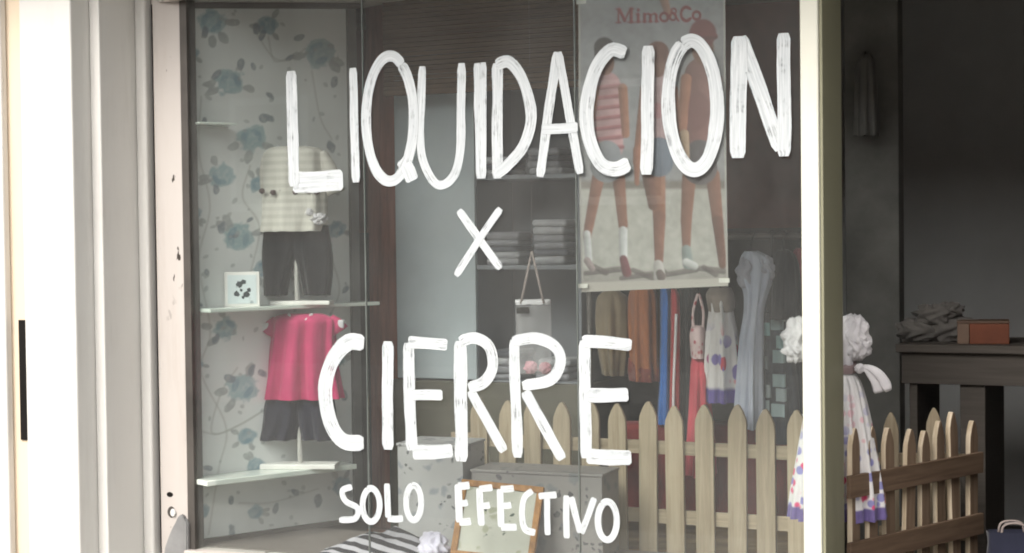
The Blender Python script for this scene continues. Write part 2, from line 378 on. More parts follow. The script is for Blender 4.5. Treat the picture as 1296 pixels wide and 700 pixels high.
def ell(cx, cy, rx, ry, a0=100, sweep=360, n=18, tilt=0):
    return [(cx + rx * math.cos(R(a0 + sweep * k / n)) + tilt * math.sin(R(a0 + sweep * k / n)), cy - ry * math.sin(R(a0 + sweep * k / n))) for k in range(n + 1)]
LET = [
 [([(369, 90), (371, 165), (373, 236)], 15), ([(371, 231), (402, 230), (435, 228)], 25)],
 [([(447, 86), (449, 160), (451, 231)], 11)],
 [(ell(494, 150, 30, 79, 60), 13), ([(508, 202), (516, 212), (523, 229)], 17)],
 [([(535, 84), (533, 130), (532, 172), (537, 207), (554, 234), (574, 224), (583, 190), (584, 130), (585, 80)], 11)],
 [([(604, 80), (606, 150), (608, 226)], 10), ([(612, 79), (612, 150), (612, 226)], 9)],
 [([(630, 80), (630, 150), (630, 226)], 14), ([(628, 82), (646, 79), (664, 106), (673, 147), (663, 185), (642, 210), (628, 221)], 14)],
 [([(706, 66), (695, 140), (684, 224)], 12), ([(707, 66), (720, 140), (735, 220)], 11), ([(686, 164), (710, 163), (732, 161)], 13)],
 [([(792, 67), (773, 63), (754, 88), (743, 133), (746, 174), (760, 206), (779, 214), (797, 207)], 17)],
 [([(820, 58), (820, 140), (819, 221)], 16)],
 [(ell(877, 133, 31, 82, 110, tilt=-2), 17)],
 [([(934, 200), (935, 120), (936, 46)], 20), ([(938, 47), (962, 115), (988, 190)], 18), ([(992, 42), (993, 120), (993, 198)], 17)],
 [([(581, 266), (607, 303), (634, 340)], 10), ([(634, 264), (607, 303), (578, 349)], 9)],
 [([(461, 434), (441, 433), (421, 456), (412, 492), (418, 533), (435, 558), (461, 561)], 19)],
 [([(491, 432), (491, 500), (492, 569)], 15)],
 [([(517, 434), (519, 500), (522, 570)], 15), ([(517, 433), (540, 434), (567, 437)], 14), ([(522, 500), (540, 500), (561, 500)], 13), ([(523, 572), (548, 572), (574, 570)], 17)],
 [([(583, 432), (584, 510), (585, 584)], 17), ([(582, 432), (602, 428), (620, 440), (624, 465), (613, 484), (594, 491)], 14), ([(596, 494), (617, 532), (639, 571)], 13)],
 [([(651, 430), (653, 505), (656, 579)], 14), ([(649, 432), (679, 428), (703, 439), (710, 459), (697, 481), (662, 488)], 14), ([(665, 495), (688, 537), (713, 581)], 14)],
 [([(740, 431), (741, 505), (742, 580)], 15), ([(737, 432), (768, 433), (800, 437)], 15), ([(744, 500), (770, 500), (796, 499)], 17), ([(743, 577), (770, 579), (800, 579)], 18)],
 [([(446, 616), (434, 621), (438, 634), (453, 643), (450, 656), (430, 658)], 7.5)],
 [(ell(470, 639, 11, 21, 110), 8)],
 [([(490, 612), (491, 636), (492, 655)], 8), ([(491, 656), (501, 657), (511, 656)], 8)],
 [(ell(524, 636, 9.5, 22, 100), 8)],
 [([(580, 613), (581, 637), (582, 661)], 10), ([(580, 615), (587, 615), (595, 614)], 9), ([(583, 637), (588, 637), (593, 636)], 8), ([(582, 660), (589, 660), (597, 659)], 9)],
 [([(607, 618), (608, 640), (610, 665)], 9), ([(607, 619), (615, 618), (624, 617)], 8), ([(610, 640), (616, 640), (621, 639)], 8)],
 [([(633, 619), (634, 643), (635, 667)], 9), ([(634, 619), (642, 619), (651, 618)], 8), ([(636, 640), (642, 640), (648, 639)], 8), ([(635, 667), (645, 667), (655, 667)], 9)],
 [([(674, 621), (664, 630), (661, 650), (665, 669), (678, 674)], 8)],
 [([(682, 628), (693, 627), (705, 626)], 8), ([(693, 629), (693, 655), (694, 677)], 8)],
 [([(717, 627), (717, 655), (718, 681)], 8)],
 [([(723, 629), (729, 652), (735, 674)], 8.5), ([(736, 675), (745, 652), (753, 630)], 8)],
 [(ell(769, 659, 12, 24, 120), 8)],
]
rg = random.Random(3)
for li, strokes in enumerate(LET):
    verts, faces, uvs = [], [], []
    lay = 0
    for pts, wd in strokes:
        pts = spline(pts, 10 if len(pts) < 6 else 5)
        P = [np.array(WY(x, y, 0.0)) for x, y in pts]
        wm = 1.12 * wd / ppm(Vector(P[len(P) // 2])) / 2
        n = len(P); L = 0; base = len(verts); yb = -0.0008 - 0.0011 * lay; lay += 1
        ph = rg.uniform(0, 9)
        for i, p in enumerate(P):
            t = P[min(i + 1, n - 1)] - P[max(i - 1, 0)]; t /= np.linalg.norm(t)
            nr = np.array((-t[2], 0, t[0]))
            if i: L += np.linalg.norm(p - P[i - 1])
            ww = wm * (1 + 0.10 * noise.noise(Vector((L * 9 + ph, ph, li))) )
            if i == 0 or i == n - 1: ww *= 0.72
            j = nr * wm * 0.10 * noise.noise(Vector((L * 7, ph + 4, li)))
            yq = yb - .0030 * i / n
            for (s, y) in ((-1, yq), (1, yq), (1, yq - .0012), (-1, yq - .0012)):
                q = p + nr * ww * s + j; verts.append((q[0], y, q[2])); uvs.append((L * 4 + ph, 0.5 + 0.5 * s))
        for i in range(n - 1):
            for k in range(4):
                faces.append((base + i * 4 + k, base + i * 4 + (k + 1) % 4, base + i * 4 + 4 + (k + 1) % 4, base + i * 4 + 4 + k))
        faces.append((base, base + 1, base + 2, base + 3)); e = base + (n - 1) * 4; faces.append((e + 3, e + 2, e + 1, e))
    me = mesh('painted_letter', verts, faces)
    uvl = me.uv_layers.new(name='stroke')
    for l in me.loops: uvl.data[l.index].uv = uvs[l.vertex_index]
    o = link('painted_letter', me, M['letter_paint'])
    cxm = sum(v[0] for v in verts) / len(verts)
    par = min(panes, key=lambda q: 0 if q[0] <= cxm <= q[1] else min(abs(cxm - q[0]), abs(cxm - q[1])))[2]
    wpart(o, par)
    o.matrix_parent_inverse = wmi if False else Matrix.Identity(4)
for x0, x1, p in panes:                       # panes hang under the window's empty; letters keep world coordinates
    for ch in p.children: ch.matrix_parent_inverse = Matrix.Identity(4)

# door post between window and doorway
post = tag(empty('door_post', (PX0, 0, 0)), 'tall cream-white door post between the window and the open doorway', 'post')
pb = box('post_body', 0, PX1 - PX0, -.006, PY1, 0, 2.616, M['post_paint'], post, bev=.006)
box('side_shade_strip', PX1 - PX0 + .0005, PX1 - PX0 + .012, .006, PY1 - .004, .122, 2.61, M['olive_shade_and_paint'], post, bev=.003)  # strip added to put the side face's shade into colour
box('post_foot', -.0005, PX1 - PX0 + .014, -.014, PY1 + .006, 0, .12, M['pilaster_stone'], post, bev=.004)

# ------------------------------------------------------------------ display platform behind the glass
plat = tag(box('display_platform', G0 - .05, PX0 - .01, 0.062, 0.62, 0.08, ZD, M['platform_paint'], bev=.006), 'low pale display platform just inside the shop window', 'platform')

# ------------------------------------------------------------------ wallpapered display panel with shelves (angled)
p0 = WY(244, 690, .06); p0.z = ZD + .002
q1 = WZ(447, 660, p0.z)
dv = Vector((q1.x - p0.x, q1.y - p0.y, 0)); PL = dv.length; dv.normalize(); nv = Vector((dv.y, -dv.x, 0))     # nv points to the viewer
ztl = WY(240, 10, .06).z; ztr = WP(446, 12, q1, nv).z
panel = tag(empty('wallpapered_display', p0, math.atan2(dv.y, dv.x)), 'angled display panel with blue-rose wallpaper and two pale shelves of outfits', 'display panel')
def prt(u, v):                                 # u,v in photo pixels on the panel
    pass
NU, NVV = 190, 600
U, V = np.meshgrid(np.linspace(243, 446, NU), np.linspace(690, 8, NVV))
rn = np.random.RandomState(5)
base = np.array(lin((220, 222, 221))[:3]); img = np.ones((NVV, NU, 3)) * base
def nz(sc, off):                                # smooth numpy noise
    a = rn.rand(64, 64); x = (U / sc + off) % 63; y = (V / sc + off * 2) % 63
    xi, yi = x.astype(int), y.astype(int); fx, fy = x - xi, y - yi
    fx = fx * fx * (3 - 2 * fx); fy = fy * fy * (3 - 2 * fy)
    return (a[yi, xi] * (1 - fx) + a[yi, xi + 1] * fx) * (1 - fy) + (a[yi + 1, xi] * (1 - fx) + a[yi + 1, xi + 1] * fx) * fy
n1, n2, n3 = nz(7, 1), nz(16, 5), nz(3.2, 9)
def blob(cx, cy, rx, ry, col, a=0.9, wob=0.45, rot=0.0):
    global img
    c, s = math.cos(rot), math.sin(rot)
    X = ((U - cx) * c + (V - cy) * s) / rx; Y = (-(U - cx) * s + (V - cy) * c) / ry
    r = np.sqrt(X * X + Y * Y) + (n1 - .5) * wob + (n3 - .5) * .25
    k = np.clip((1.05 - r) / .22, 0, 1) * a * (0.72 + .5 * n3).clip(0, 1)
    img = img * (1 - k[..., None]) + np.array(lin(col)[:3]) * k[..., None]
def vine(pts, col, wdt=1.5, a=.6):
    global img
    sp = spline(pts, 60); dmin = np.full(U.shape, 1e9)
    for q in sp[::1]: dmin = np.minimum(dmin, (U - q[0]) ** 2 + (V - q[1]) ** 2)
    k = np.clip((wdt + .8 - np.sqrt(dmin)) / 1.2, 0, 1) * a
    img = img * (1 - k[..., None]) + np.array(lin(col)[:3]) * k[..., None]
TE, T2, LF, L2 = (150, 174, 180), (142, 164, 174), (158, 162, 162), (126, 136, 142)
for pts in ([(262, 120), (258, 190), (270, 260), (256, 330), (268, 420), (256, 470), (285, 545), (275, 600), (262, 680)],
            [(330, 40), (350, 70), (370, 75), (392, 60)], [(345, 45), (352, 75), (372, 72)], [(300, 470), (280, 500), (268, 550), (300, 545), (330, 530)],
            [(320, 210), (310, 250), (330, 290), (318, 350)], [(420, 330), (432, 380), (415, 430), (436, 480)], [(250, 545), (280, 552), (330, 530)], [(400, 90), (410, 150), (425, 180)],
            [(300, 645), (340, 650), (400, 640)]):
    vine(pts, (168, 168, 164), 1.1, .45)
for (x, y, r) in ((297, 103, 18), (285, 222, 16), (304, 302, 19), (286, 418, 16), (306, 497, 19), (276, 25, 18), (410, 66, 20), (335, 345, 13), (250, 65, 10), (252, 268, 10), (251, 460, 9), (425, 470, 14), (330, 235, 12), (322, 175, 18), (430, 300, 12), (320, 600, 12), (430, 640, 13), (252, 650, 12), (320, 660, 10), (310, 560, 12), (345, 30, 13)):
    blob(x, y, r, r * .95, TE if r > 13 else T2, .92)
    for k in range(4): 
        an = rn.rand() * 6.28; blob(x + r * .5 * math.cos(an), y + r * .5 * math.sin(an), r * .45, r * .22, (122, 150, 162), .5, .3, an + 1.5)
    for k in range(3):
        an = rn.rand() * 6.28; blob(x + r * 1.35 * math.cos(an), y + r * 1.35 * math.sin(an), r * .5, r * .28, LF, .85, .4, an)
for (x, y, s) in ((280, 92, 7), (310, 80, 8), (325, 82, 6), (278, 240, 7), (283, 290, 8), (330, 35, 8), (338, 42, 7), (372, 72, 6), (268, 38, 8), (385, 45, 7), (275, 430, 8), (318, 475, 8), (290, 482, 8), (330, 480, 7), (265, 150, 5), (318, 280, 6), (430, 105, 8), (424, 190, 9), (262, 595, 6), (290, 640, 6), (345, 660, 8), (290, 680, 8), (400, 655, 9), (370, 640, 7), (440, 380, 6), (436, 520, 8), (265, 345, 5), (255, 385, 5), (300, 300, 4), (340, 150, 9), (345, 120, 7)):
    blob(x, y, s, s * .6, L2, .85, .6, rn.rand() * 3)
for k in range(150):
    x, y = rn.rand() * 200 + 245, rn.rand() * 680 + 8; blob(x, y, 2 + 2.5 * rn.rand(), 2 + rn.rand(), LF, .6, .5, rn.rand() * 3)
uu = (np.linspace(0, 1, NU)); vv = np.linspace(0, 1, NVV)
verts = []; 
for j in range(NVV):
    for i in range(NU):
        zt = (ztl + (ztr - ztl) * uu[i]) - p0.z
        verts.append((uu[i] * PL, 0, vv[j] * zt))
faces = [(j * NU + i, j * NU + i + 1, (j + 1) * NU + i + 1, (j + 1) * NU + i) for j in range(NVV - 1) for i in range(NU - 1)]
me = mesh('wallpaper', verts, faces)
at = me.color_attributes.new('print', 'FLOAT_COLOR', 'POINT')
at.data.foreach_set('color', np.concatenate([img, np.ones((NVV, NU, 1))], 2).astype(np.float32).ravel())
board = box('board', 0, PL, .002, .03, 0, min(ztl, ztr) - p0.z - .002, M['frame_paint'], panel)
wp = link('wallpaper', me, attr_mat('rose_wallpaper'), board)
# dark metal edging of the panel
fw = .022
box('edge_strip', -fw * .4, 0, -.02, .03, 0, ztl - p0.z, M['dark_steel'], panel, bev=.002)
box('edge_strip', PL, PL + fw * 2, -.02, .03, 0, ztr - p0.z, flat('grey_edging', (112, 112, 110)), panel, bev=.002)
bm = bmesh.new(); bbox(bm, 0, PL, -.014, .012, -fw * .2, fw * .8, .002); link('bottom_strip', frombm('bottom_strip', bm), M['dark_steel'], panel)
bm = bmesh.new(); bbox(bm, -.05, PL + .08, -.018, .03, 0, fw * 1.1, .002)
sh = (ztr - ztl) / PL
for v in bm.verts: v.co.z += ztl - p0.z + sh * v.co.x
link('top_strip', frombm('top_strip', bm), M['dark_steel'], panel)
bm = bmesh.new(); bbox(bm, -.1, PL + .25, -.12, .5, fw * 1.1 + .002, fw * 1.1 + .05, .002)
for v in bm.verts: v.co.z += ztl - p0.z + sh * v.co.x
link('top_board', frombm('top_board', bm), M['frame_paint'], panel)

def glassy_shelf():
    m = N('shelf_acrylic'); m.col(lin((214, 224, 214))).rough(0.15, 0.6); m.b.inputs['Transmission Weight'].default_value = 0.0
    v = m.tc(); m.col(m.mix(m.ramp(m.noise(v, 5), .3, .7), lin((222, 228, 220)), lin((196, 206, 198)))); return m.m
M['shelf'] = glassy_shelf()
def on_panel(off): return p0 + nv * off
SH = []
for (x0, y0, x1, th, dp, cut) in ((262, 616, 452, .022, .17, 0), (266, 396, 481, .016, .15, 0), (252, 157, 300, .010, .10, 0)):
    A = WP(x0, y0, on_panel(dp), nv); la = (A - p0).dot(dv)
    B = WP(x1, y0 - 5, on_panel(dp), nv); lb = (B - p0).dot(dv)
    zt = A.z + th - p0.z
    box('shelf', la, lb, -dp, -.003, zt - th, zt, M['shelf'], panel, bev=.003)
    SH.append(p0.z + zt)
ZS1, ZS2 = SH[0], SH[1]

# ------------------------------------------------------------------ garments
class Loc:
    """local frame of a thing: origin at a base point, x to the right and z up, scaled from photo pixels"""
    def __init__(s, px, py, Y=None, P=None):
        s.o = P if P is not None else WY(px, py, Y); s.px, s.py, s.s = px, py, ppm(s.o)
    def x(s, px): return (px - s.px) / s.s
    def z(s, py): return -(py - s.py) / s.s
    def p(s, px, py, y=0): return Vector((s.x(px), y, s.z(py)))
FACE = R(20)
def loft(bm, L, rows, dep=0.06, folds=9, amp=0.008, seed=0, n=56, y0=0.0, steps=5, capb=False, taper_amp=True, edge=1.0, dcurve=None):
    """rows: (py, pxL, pxR) from the top down; elliptical rings with cloth folds deepening downwards"""
    rs = [(r[0], (r[1] + r[2]) / 2, (r[2] - r[1]) / 2) for r in rows]
    rs = spline(rs, steps) if len(rs) > 2 else spline(rs, 8)
    rings = []; m = len(rs); rnd = random.Random(seed); ph = rnd.uniform(0, 6)
    for i, (py, cx, rx) in enumerate(rs):
        t = i / (m - 1); ring = []
        A = amp * (t if taper_amp else 1.0)
        dd = dep * (dcurve(t) if dcurve else (0.55 + 0.45 * min(1, t * 2.5)))
        for k in range(n):
            an = 2 * math.pi * k / n
            c, s = math.cos(an), math.sin(an)
            ex = math.copysign(abs(c) ** edge, c)
            f = A * (math.sin(folds * an + ph + .7 * math.sin(t * 3 + ph)) + .5 * math.sin(folds * 1.73 * an + 2 * ph + t * 2))
            f += A * .6 * noise.noise(Vector((c * 2 + seed, s * 2, t * 4)))
            ring.append(bm.verts.new((L.x(cx) + ex * (rx / L.s + f * .6), y0 + s * (dd + f * 1.4), L.z(py) + .003 * noise.noise(Vector((c * 3, s * 3, seed + t))))))
        rings.append(ring)
    for r0, r1 in zip(rings, rings[1:]):
        for k in range(n): bm.faces.new((r0[k], r0[(k + 1) % n], r1[(k + 1) % n], r1[k]))
    bm.faces.new(rings[0])
    if capb: bm.faces.new(rings[-1][::-1])
def gpart(name, mat, parent, fn, smooth=True):
    bm = bmesh.new(); fn(bm); return link(name, frombm(name, bm, smooth), mat, parent)
def puff(bm, c, r, k=7, amp=.2, seed=0, sx=1, sz=1):
    nu, nvv = 40, 22; g = []
    for j in range(nvv + 1):
        th = math.pi * j / nvv; row = []
        for i in range(nu):
            a = 2 * math.pi * i / nu
            d = Vector((math.sin(th) * math.cos(a), math.sin(th) * math.sin(a), math.cos(th)))
            rr = r * (1 + amp * math.sin(k * a + 3 * math.sin(th * 3 + seed)) * math.sin(th) * math.sin(th * 4 + seed) + amp * .9 * noise.noise(d * 3.1 + Vector((seed, 0, 0))))
            row.append(bm.verts.new((c[0] + d.x * rr * sx, c[1] + d.y * rr * .8, c[2] + d.z * rr * sz)))
        g.append(row)
    for r0, r1 in zip(g, g[1:]):
        for i in range(nu): bm.faces.new((r0[i], r0[(i + 1) % nu], r1[(i + 1) % nu], r1[i]))

def stripes(m, c1, c2, scale, axis=2, sharp=(.45, .55), lo=-9, hi=9):
    s = m.sep(m.tc())
    w = m.math('SINE', m.math('MULTIPLY', s[axis], scale)); k = m.ramp(w, -.2, .2)
    return k
mt_cream = fabric('cream_knit', (206, 198, 182))
k = stripes(mt_cream, 0, 0, 190.0); mt_cream.col(mt_cream.mix(mt_cream.math('MULTIPLY', k, .35), lin((206, 203, 195)), lin((168, 164, 156))))
M['black_cloth'] = fabric('black_cloth', (26, 26, 29)).m
M['navy_cloth'] = fabric('navy_cloth', (36, 36, 48)).m
M['pink_cloth'] = fabric('pink_cloth', (186, 54, 102), (162, 42, 86)).m
M['white_cloth'] = fabric('white_cloth', (208, 205, 207), (182, 180, 184)).m
def stand(label, L, cx, ytop, ybase, bx0, bx1, ybot):
    t = tag(empty('garment_stand', L.o, FACE), label, 'stand', 'garment stands on the shelves')
    zb = 0.0
    bxm = (L.x(bx0) + L.x(bx1)) / 2
    box('base_plate', L.x(bx0), L.x(bx1), -.06, .05, zb, zb + (ybot - ybase) / L.s * .7, M['white_satin'], t, bev=.003)
    gpart('pole', M['white_satin'], t, lambda bm: tube(bm, [(L.x(cx), 0, .008), (L.x(cx), 0, L.z(ytop))], .010, 12))
    return t
# upper outfit
Pm = WP(377, 389, on_panel(.085), nv); Pm.z = ZS2
LU = Loc(377, 389, P=Pm)
st = stand('white stand holding the cream top and black trousers', LU, 376, 215, 382, 345, 421, 389)
t = tag(empty('trousers', LU.o + Vector((0, 0, .012)), FACE), 'small black cropped trousers below the striped cream top', 'trousers')
def f(bm):
    loft(bm, LU, [(293, 332, 379), (320, 329, 379), (345, 329, 372), (381, 333, 362)], .055, 6, .007, 1)
    loft(bm, LU, [(293, 371, 418), (320, 371, 421), (345, 378, 422), (381, 386, 418)], .055, 6, .007, 2)
gpart('legs', M['black_cloth'], t, f)
gpart('waistband', M['navy_cloth'], t, lambda bm: loft(bm, LU, [(292, 338, 412), (295, 337, 413), (298, 336, 414)], .045, 4, .002, 2))
gpart('button', M['white_satin'], t, lambda bm: puff(bm, (LU.x(329), -.02, LU.z(330)), .006))
t = tag(empty('striped_blouse', LU.o + Vector((0, 0, .012)), FACE), 'cream striped knitted top worn above black trousers on the shelf', 'top')
gpart('body', mt_cream.m, t, lambda bm: loft(bm, LU, [(193, 352, 398), (195, 343, 407), (202, 337, 413), (222, 335, 415), (250, 334, 416), (278, 332, 416), (300, 329, 414)], .078, 7, .009, 3))
gpart('sleeve', mt_cream.m, t, lambda bm: tube(bm, spline([LU.p(344, 202), LU.p(334, 222), LU.p(327, 250)], 4), [.03, .034, .036, .038, .04, .04, .042, .042, .042], 16, .8))
gpart('sleeve', mt_cream.m, t, lambda bm: tube(bm, spline([LU.p(408, 202), LU.p(418, 222), LU.p(428, 252)], 4), [.03, .034, .036, .038, .04, .04, .042, .042, .042], 16, .8))
gpart('collar', M['white_cloth'], t, lambda bm: tube(bm, spline([LU.p(356, 193, -.03), LU.p(364, 204, -.062), LU.p(375, 217, -.078), LU.p(386, 204, -.062), LU.p(394, 193, -.03)], 4), .006, 8))
gpart('tied_corner', M['white_cloth'], t, lambda bm: (puff(bm, (LU.x(409), -.06, LU.z(285)), .032, 5, .3, 2, 1, .8), puff(bm, (LU.x(398), -.07, LU.z(276)), .016, 5, .2, 3)))
M['dark_trim'] = flat('dark_trim', (110, 92, 92))
for i, x in enumerate((338, 352, 364, 380, 396, 408)): gpart('fabric_flower', M['dark_trim'], t, lambda bm: puff(bm, (LU.x(x), -.072, LU.z(249 + (i % 2) * 2)), .011, 5, .3, i))
# little picture block on the upper shelf
Pm = WP(307, 390, on_panel(.06), nv); Pm.z = ZS2
LB = Loc(307, 390, P=Pm)
t = tag(empty('picture_block', LB.o, R(30)), 'small white square picture block with dark flower print on the shelf', 'picture')
hw = 22 / LB.s
box('block', -hw, hw, -.012, .012, 0, 2 * hw, M['white_satin'], t, bev=.002)
mp = N('block_print'); v = mp.tc(); vo = mp.n('TexVoronoi', i_Scale=26.0); mp.set(vo.inputs['Vector'], mp.map(v, (1, .05, 1)))
kk = mp.math('MULTIPLY', mp.ramp(vo.outputs['Distance'], .34, .26), mp.ramp(mp.noise(v, 11, 2), .5, .56))
mp.col(mp.mix(kk, lin((206, 216, 218)), lin((78, 92, 96)))).rough(.4)
blk = box('print', -hw * .82, hw * .82, -.0145, -.0122, hw * .18, hw * 1.82, mp.m, t)
M['ink'] = flat('dark_ink', (50, 60, 64), .6)
def ink(bm):
    q = random.Random(9)
    for (cx_, cz_, r_) in ((-.15, 1.3, .2), (.1, 1.42, .16), (-.3, .75, .17), (.25, .7, .2), (.4, .95, .14), (-.05, .95, .09), (.05, .55, .1)):
        vs = [bm.verts.new((hw * (cx_ + r_ * (.7 + .5 * q.random()) * math.cos(a_ * .524)), -.0152, hw * (cz_ + r_ * (.7 + .5 * q.random()) * math.sin(a_ * .524)))) for a_ in range(12)]
        bm.faces.new(vs)
gpart('ink_flowers', M['ink'], t, ink, False)['kind'] = 'stuff'
# lower outfit
Pm = WP(380, 606, on_panel(.09), nv); Pm.z = ZS1
LD = Loc(380, 606, P=Pm)
stand('white stand carrying the pink tunic and navy shorts', LD, 380, 425, 598, 332, 428, 607)
t = tag(empty('shorts', LD.o + Vector((0, 0, .01)), FACE), 'navy flared child shorts under the pink tunic', 'shorts')
def f(bm):
    loft(bm, LD, [(512, 340, 384), (530, 334, 384), (555, 328, 381), (573, 323, 375)], .06, 6, .01, 4)
    loft(bm, LD, [(512, 376, 424), (530, 376, 426), (555, 379, 429), (573, 382, 433)], .06, 6, .01, 5)
gpart('legs', M['navy_cloth'], t, f)
gpart('waistband', M['black_cloth'], t, lambda bm: loft(bm, LD, [(508, 350, 414), (512, 349, 415), (516, 348, 416)], .045, 4, .002, 2))
t = tag(empty('tunic', LD.o + Vector((0, 0, .01)), FACE), 'bright pink child tunic hanging over navy shorts', 'tunic')
gpart('body', M['pink_cloth'], t, lambda bm: loft(bm, LD, [(414, 362, 410), (417, 352, 420), (424, 347, 428), (445, 346, 427), (480, 341, 429), (521, 334, 436)], .085, 9, .016, 6))
gpart('sleeve', M['pink_cloth'], t, lambda bm: tube(bm, [LD.p(354, 424), LD.p(347, 430), LD.p(341, 439)], [.03, .036, .042], 14, .7))
gpart('sleeve', M['pink_cloth'], t, lambda bm: tube(bm, [LD.p(420, 422), LD.p(428, 428), LD.p(434, 437)], [.03, .036, .042], 14, .7))
gpart('collar', M['white_cloth'], t, lambda bm: tube(bm, spline([LD.p(371, 414, -.04), LD.p(378, 421, -.066), LD.p(386, 423, -.07), LD.p(394, 421, -.066), LD.p(401, 414, -.04)], 4), .006, 8))
gpart('cuff', M['white_cloth'], t, lambda bm: bbox(bm, LD.x(334), LD.x(344), -.025, .02, LD.z(438), LD.z(425), .006))
gpart('cuff', M['white_cloth'], t, lambda bm: bbox(bm, LD.x(432), LD.x(440), -.025, .02, LD.z(433), LD.z(422), .006))

# ------------------------------------------------------------------ floral print for boxes
def floral(name, base, c1, c2, sc=9.0):
    m = N(name); v = m.tc(); dd = m.noise(v, 14, 3)
    vv = m.n('VectorMath', operation='ADD'); m.set(vv.inputs[0], v)
    sc3 = m.n('VectorMath', operation='SCALE'); nn = m.n('TexNoise', i_Scale=18.0); m.set(nn.inputs['Vector'], v); m.set(sc3.inputs[0], nn.outputs['Color']); sc3.inputs['Scale'].default_value = .06; m.set(vv.inputs[1], sc3.outputs[0])
    a = m.n('TexVoronoi', i_Scale=sc); m.set(a.inputs['Vector'], vv.outputs[0])
    b2 = m.n('TexVoronoi', i_Scale=sc * 2.3); m.set(b2.inputs['Vector'], vv.outputs[0])
    k1 = m.ramp(a.outputs['Distance'], .30, .20); k2 = m.math('MULTIPLY', m.ramp(b2.outputs['Distance'], .30, .22), m.ramp(m.noise(v, 5, 2), .48, .54))
    c = m.mix(m.math('MULTIPLY', k1, .8), lin(base), lin(c1)); c = m.mix(k2, c, lin(c2))
    m.col(c).rough(.6, .3); return m.m
M['box_print'] = floral('rose_box_paper', (166, 165, 165), (134, 138, 144), (104, 104, 106), 13)
M['box_print2'] = floral('grey_box_paper', (138, 134, 132), (118, 120, 123), (94, 92, 94), 12)
def plinth(name, label, x0, x1, ytop, Y, dep, mat, rz=R(4)):
    P = WY((x0 + x1) / 2, 690, Y); P.z = ZD + .001; L = Loc((x0 + x1) / 2, 690, P=P)
    hz = (WY((x0 + x1) / 2, ytop, Y).z - P.z); t = tag(empty(name, P, rz), label, 'box')
    hx = (x1 - x0) / 2 / L.s * 1.06
    box('carton', -hx, hx, 0, dep, 0, hz - .012, mat, t, bev=.003)
    box('lid', -hx - .004, hx + .004, -.004, dep + .004, hz - .011, hz, mat, t, bev=.002)
    return t
plinth('tall_gift_box', 'upright box covered in pale rose-print paper beside the fence', 503, 588, 562, .30, .24, M['box_print'])
plinth('long_gift_box', 'long low grey patterned box behind the gold picture frame', 596, 762, 597, .36, .22, M['box_print2'])
# gold picture frame leaning on the long box
P = WY(622, 694, .16); P.z = ZD + .001
t = tag(empty('framed_picture', P, R(10)), 'gold wooden picture frame with pale print leaning on the long box', 'picture frame')
sF = ppm(P); W2, HH = 55 / sF, 100 / sF
lean = Matrix.Rotation(R(-20), 4, 'X') @ Matrix.Rotation(R(4), 4, 'Y')
def leaned(name, mat, *b, bev=.003, par=None):
    bm = bmesh.new(); bbox(bm, *b, bev); bm.transform(Matrix.Translation((0, 0, .006)) @ lean); return link(name, frombm(name, bm), mat, par or t)
bw = .026
leaned('frame_bar', M['gold_wood'], -W2, W2, -.012, .012, 0, bw)
leaned('frame_bar', M['gold_wood'], -W2, W2, -.012, .012, HH - bw, HH)
leaned('frame_bar', M['gold_wood'], -W2, -W2 + bw, -.0135, .010, bw, HH - bw)
leaned('frame_bar', M['gold_wood'], W2 - bw, W2, -.0135, .010, bw, HH - bw)
leaned('print', floral('botanical_print', (166, 166, 156), (136, 138, 116), (62, 72, 64), 17), -W2 + bw, W2 - bw, -.004, .002, bw, HH - bw, bev=0)
# striped cloth crumpled on the platform
P = WY(480, 690, .14); P.z = ZD
t_m = N('striped_cloth'); v = t_m.tc(); s = t_m.sep(v)
k = t_m.ramp(t_m.math('SINE', t_m.math('ADD', t_m.math('ADD', t_m.math('MULTIPLY', s[0], 40), t_m.math('ADD', t_m.math('MULTIPLY', s[1], 80), t_m.math('MULTIPLY', s[2], 140))), t_m.math('MULTIPLY', t_m.noise(v, 7, 2), 5))), -.15, .15)
t_m.col(t_m.mix(k, lin((166, 164, 170)), lin((30, 30, 38)))).rough(.9, .2)
nx, ny = 64, 40; verts = []; sC = ppm(P)
for j in range(ny):
    for i in range(nx):
        x = (i / (nx - 1) - .5); y = (j / (ny - 1) - .5)
        fall = max(0, 1 - (abs(x) * 2) ** 2.5) * max(0, 1 - (abs(y) * 2) ** 2.5)
        z = .012 + fall * (.035 + .08 * (x + .5) + .035 * noise.noise(Vector((x * 6, y * 5, 2))) + .016 * math.sin(x * 9 + y * 16))
        verts.append((x * 150 / sC + .02 * noise.noise(Vector((y * 5, x * 3, 7))), y * .17 + .02 * noise.noise(Vector((x * 6, 3, 1))), max(.006, z)))
top = [(j * nx + i, j * nx + i + 1, (j + 1) * nx + i + 1, (j + 1) * nx + i) for j in range(ny - 1) for i in range(nx - 1)]
o = link('striped_cloth', mesh('striped_cloth', verts, top, True), t_m.m, None, P, R(12))
md = o.modifiers.new('thickness', 'SOLIDIFY'); md.thickness = .004
tag(o, 'crumpled black and white striped garment on the platform', 'garment')
P = WY(549, 694, .13); P.z = ZD + .002; sC = ppm(P)
o = gpart('fabric_rosette', fabric('lavender_tulle', (214, 210, 226)).m, None, lambda bm: puff(bm, (0, 0, .05), .058, 9, .28, 4))
o.location = P; tag(o, 'crumpled pale lavender fabric rosette beside the striped garment', 'rosette')

